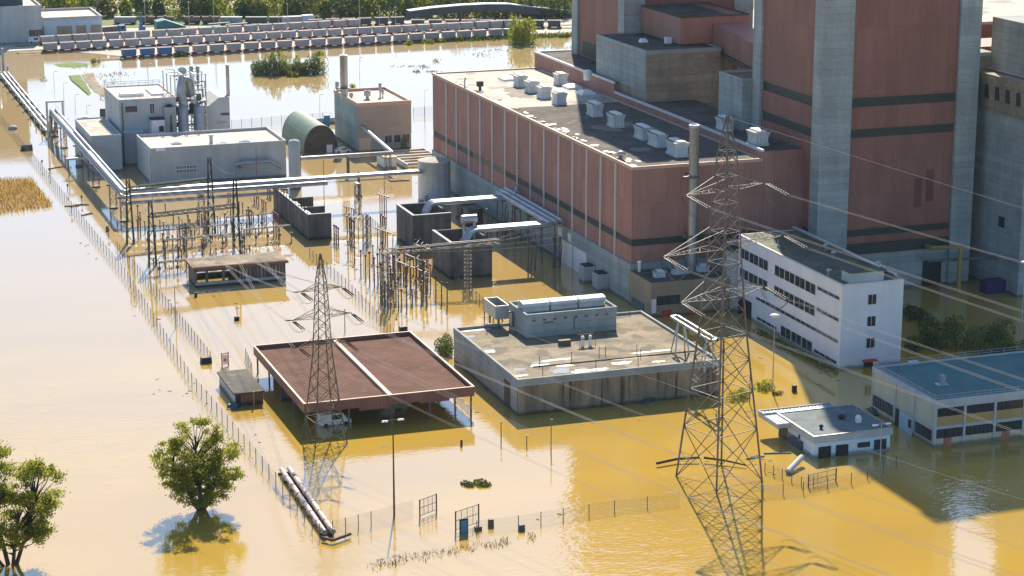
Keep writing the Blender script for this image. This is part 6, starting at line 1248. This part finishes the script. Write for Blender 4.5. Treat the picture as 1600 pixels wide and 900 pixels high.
# maize stubble rows
r_ = random.Random(31); vs_ = []; fs = []
for i in range(24):
    for j in range(260):
        u, v = i/23, j/259; p0 = G(-60+u*108, 281+u*.6); p1 = G(-60+u*140, 342-u*19); g = p0.lerp(p1, v)+Vector((r_.gauss(0, .16), r_.gauss(0, .25), 0))
        if r_.random() < .3: continue
        a_ = r_.uniform(0, 3.14); s = .09*r_.uniform(.6, 1.5); d = Vector((math.cos(a_)*s, math.sin(a_)*s, 0)); hh_ = r_.uniform(.3, 1.2); ln = Vector((r_.gauss(0, .4), r_.gauss(0, .4), hh_)); n0 = len(vs_); vs_ += [g-d, g+d, g+ln+d*.5, g+ln-d*.5]; fs.append((n0, n0+1, n0+2, n0+3))
b = MB(); b.add(vs_, fs); tag(b.build('maize_field', CORN), kind='stuff')
# ================================================================ WOOD BEHIND THE YARD
r_ = random.Random(77); bl_ = []
def fy(x): return 818-.36*(x-90)
wood = MB()
def treeblob(x, y, h, rw_, n, size, seed):
    return leafcloud([((x, y, h*.5), rw_, rw_, h*.5), ((x+rw_*.4, y-.6*rw_, h*.35), rw_*.7, rw_*.6, h*.35), ((x-rw_*.5, y-.3*rw_, h*.6), rw_*.6, rw_*.6, h*.3)], n, size, seed, shell=.3)
seed = 100
for i in range(250):
    x = r_.uniform(60, 340); y = fy(x)+7+abs(r_.gauss(0, 1))*45; h = r_.uniform(8, 15)
    tb_ = treeblob(x, y, h, h*.36, 260, .75, seed); seed += 1; wood.add(tb_.v, tb_.f)
tag(wood.build('forest', LEAFF), kind='stuff')
for i, px in enumerate(range(92, 880, 26)):
    g = GX(px+r_.uniform(-8, 8), 1, 30); tt = fy(100); y = 0
    # plan position along the wood's edge under this column of the picture
    best = min((abs(G(px, yy)[1]-fy(G(px, yy)[0])-4), yy) for yy in range(-20, 60)); g = G(px, best[1]); h = r_.uniform(7, 13)
    t = thing('forest_tree', (g.x, g.y, 0), '%s tree at the edge of the far wood, %s from the left' % (('dark leafy', 'pale leafy', 'bushy green')[i % 3], nth(i)), 'tree', 'trees along the edge of the far wood')
    treeblob(g.x, g.y, h, h*r_.uniform(.28, .42), 620, .6, seed).build('crown', (LEAFF, LEAF, LEAFD)[i % 3], t); seed += 1
    MB().tube([(g.x, g.y, -.3), (g.x, g.y, h*.6)], .2, 5, .1).build('trunk', BARK, t)
# small floating debris, bins and boxes
for k, (nm, px, py, s, h, m, lab, cat) in enumerate((
    ('bin', 767, 822, .35, .9, DARK, 'black bin by the front fence right of the blue board', 'bin'), ('bin', 815, 828, .4, .7, WDARK, 'dark teal bin floating at the front fence', 'bin'),
    ('bin', 1241, 612, .35, 1.0, DARK, 'black waste bin left in open water by the office shadow', 'bin'), ('float_drum', 370, 500, .45, .6, DARK, 'black floating drum in the water near the pump house', 'drum'),
    ('skip', 322, 566, .9, .9, DARK, 'black skip at the end of the inner fence', 'skip'), ('bollard', 721, 696, .15, .8, DARK, 'dark bollard right of the carport', 'bollard'), ('bollard', 306, 464, .25, .8, DARK, 'pale and dark marker before the pump house', 'bollard'),
    ('cistern', 42, 234, 1.4, 1.3, DARKC, 'dark box with pale lid on the outer fence', 'box'), ('cabinet', 133, 196, .8, 2.4, GALV, 'grey cabinet in bright water left of the truck', 'cabinet'), ('skip', 630, 518, .7, .9, DARK, 'black skip behind the far edge of the carport roof', 'skip'),
    ('kiosk', 168, 361, .3, 1.0, DARK, 'black box floating beside the left substation fence', 'box'), ('raft', 618, 285-3, 1.6, .15, WOOD, 'flat dark raft floating before the round tank', 'raft'), ('raft', 634, 282, .8, .2, CONCG, 'small pale raft floating beside the dark raft', 'raft'))):
    g = G(px, py); b = MB().frus(g.x-s, g.x+s, g.y-s*.8, g.y+s*.8, -.3, h, -s*.08, -s*.06).box(g.x-s*.95, g.x+s*.95, g.y-s*.78, g.y+s*.78, h, h+.08); tag(b.build(nm, m), lab, cat)
g = G(20, 202); tag(MB().lathe(g, [(1.2, -.3), (1.2, .5), (.8, .95), (0, 1.1)], 14).build('float_tank', CONCG), 'pale rounded tank on the outer fence at the left edge', 'tank')
p_, q_ = G(108, 277), G(139, 277); t = thing('pipe_portal', (p_.x, p_.y, 0), 'grey goal shaped portal frame at the left by the pipe bridge', 'portal'); [MB().tube([e_+Vector((0, 0, -1)), e_+Vector((0, 0, 4.2))], .14, 6).build('post', STEEL, t) for e_ in (p_, q_)]; MB().box(p_.x-.5, q_.x+.5, p_.y-.3, p_.y+.3, 4.1, 4.6).build('beam', GALV, t)
for k, (px, py) in enumerate(((66, 262), (106, 300), (128, 318), (112, 334), (170, 370), (78, 275))):
    g = G(px, py); tag(MB().tube([g+Vector((0, 0, -.5)), g+Vector((0, 0, 1.8))], .08, 5).box(g.x-.2, g.x+.2, g.y-.1, g.y+.1, 1.3, 1.9).build('marker_post', BROWN), 'short marker post between pipe bridge and outer fence, %s from far end' % nth(k), 'marker post', 'marker posts by the pipe bridge')
for k, (px, py, l) in enumerate(((88, 262, 2.2), (128, 320, 1.6), (136, 335, 1.5), (112, 322, 1.6), (1215, 708, 2), (1180, 715, 1.5))):
    g = G(px, py, .08); a_ = random.Random(k).uniform(-.5, .5); d = Vector((math.cos(a_), math.sin(a_), 0))*l; b = MB().bar(g-d, g+d, .22).bar(g-d*.3+Vector((0, .5, 0)), g+d*.8+Vector((0, .7, 0)), .14); tag(b.build('drift_board', WOOD if k < 4 else CONCG), '%s drifting board %s' % ('dark' if k < 4 else 'pale', ('left of the pipe bridge', 'by the second marker post', 'nearest the substation', 'beside the outer fence', 'by the fallen fence under the gatehouse', 'between big pylon and gatehouse')[k]), 'board')
for o_ in list(bpy.data.objects):
    if o_.parent is None and o_.get('label') == 'x': print('UNPLACED', o_.name)

# ================================================================ AIR
b = MB().box(-950, 1650, -250, 1550, -2.5, 116); hz = b.build('haze', bpy.data.materials.new('haze')); tag(hz, kind='stuff')
hm = hz.data.materials[0]; hm.use_nodes = True; hm.node_tree.nodes.remove(hm.node_tree.nodes['Principled BSDF'])
pv = hm.node_tree.nodes.new('ShaderNodeVolumePrincipled'); pv.inputs['Color'].default_value = (0.70, 0.90, 1.0, 1); pv.inputs['Density'].default_value = 0.00003; pv.inputs['Anisotropy'].default_value = 0.2
hm.node_tree.links.new(pv.outputs[0], hm.node_tree.nodes['Material Output'].inputs['Volume'])
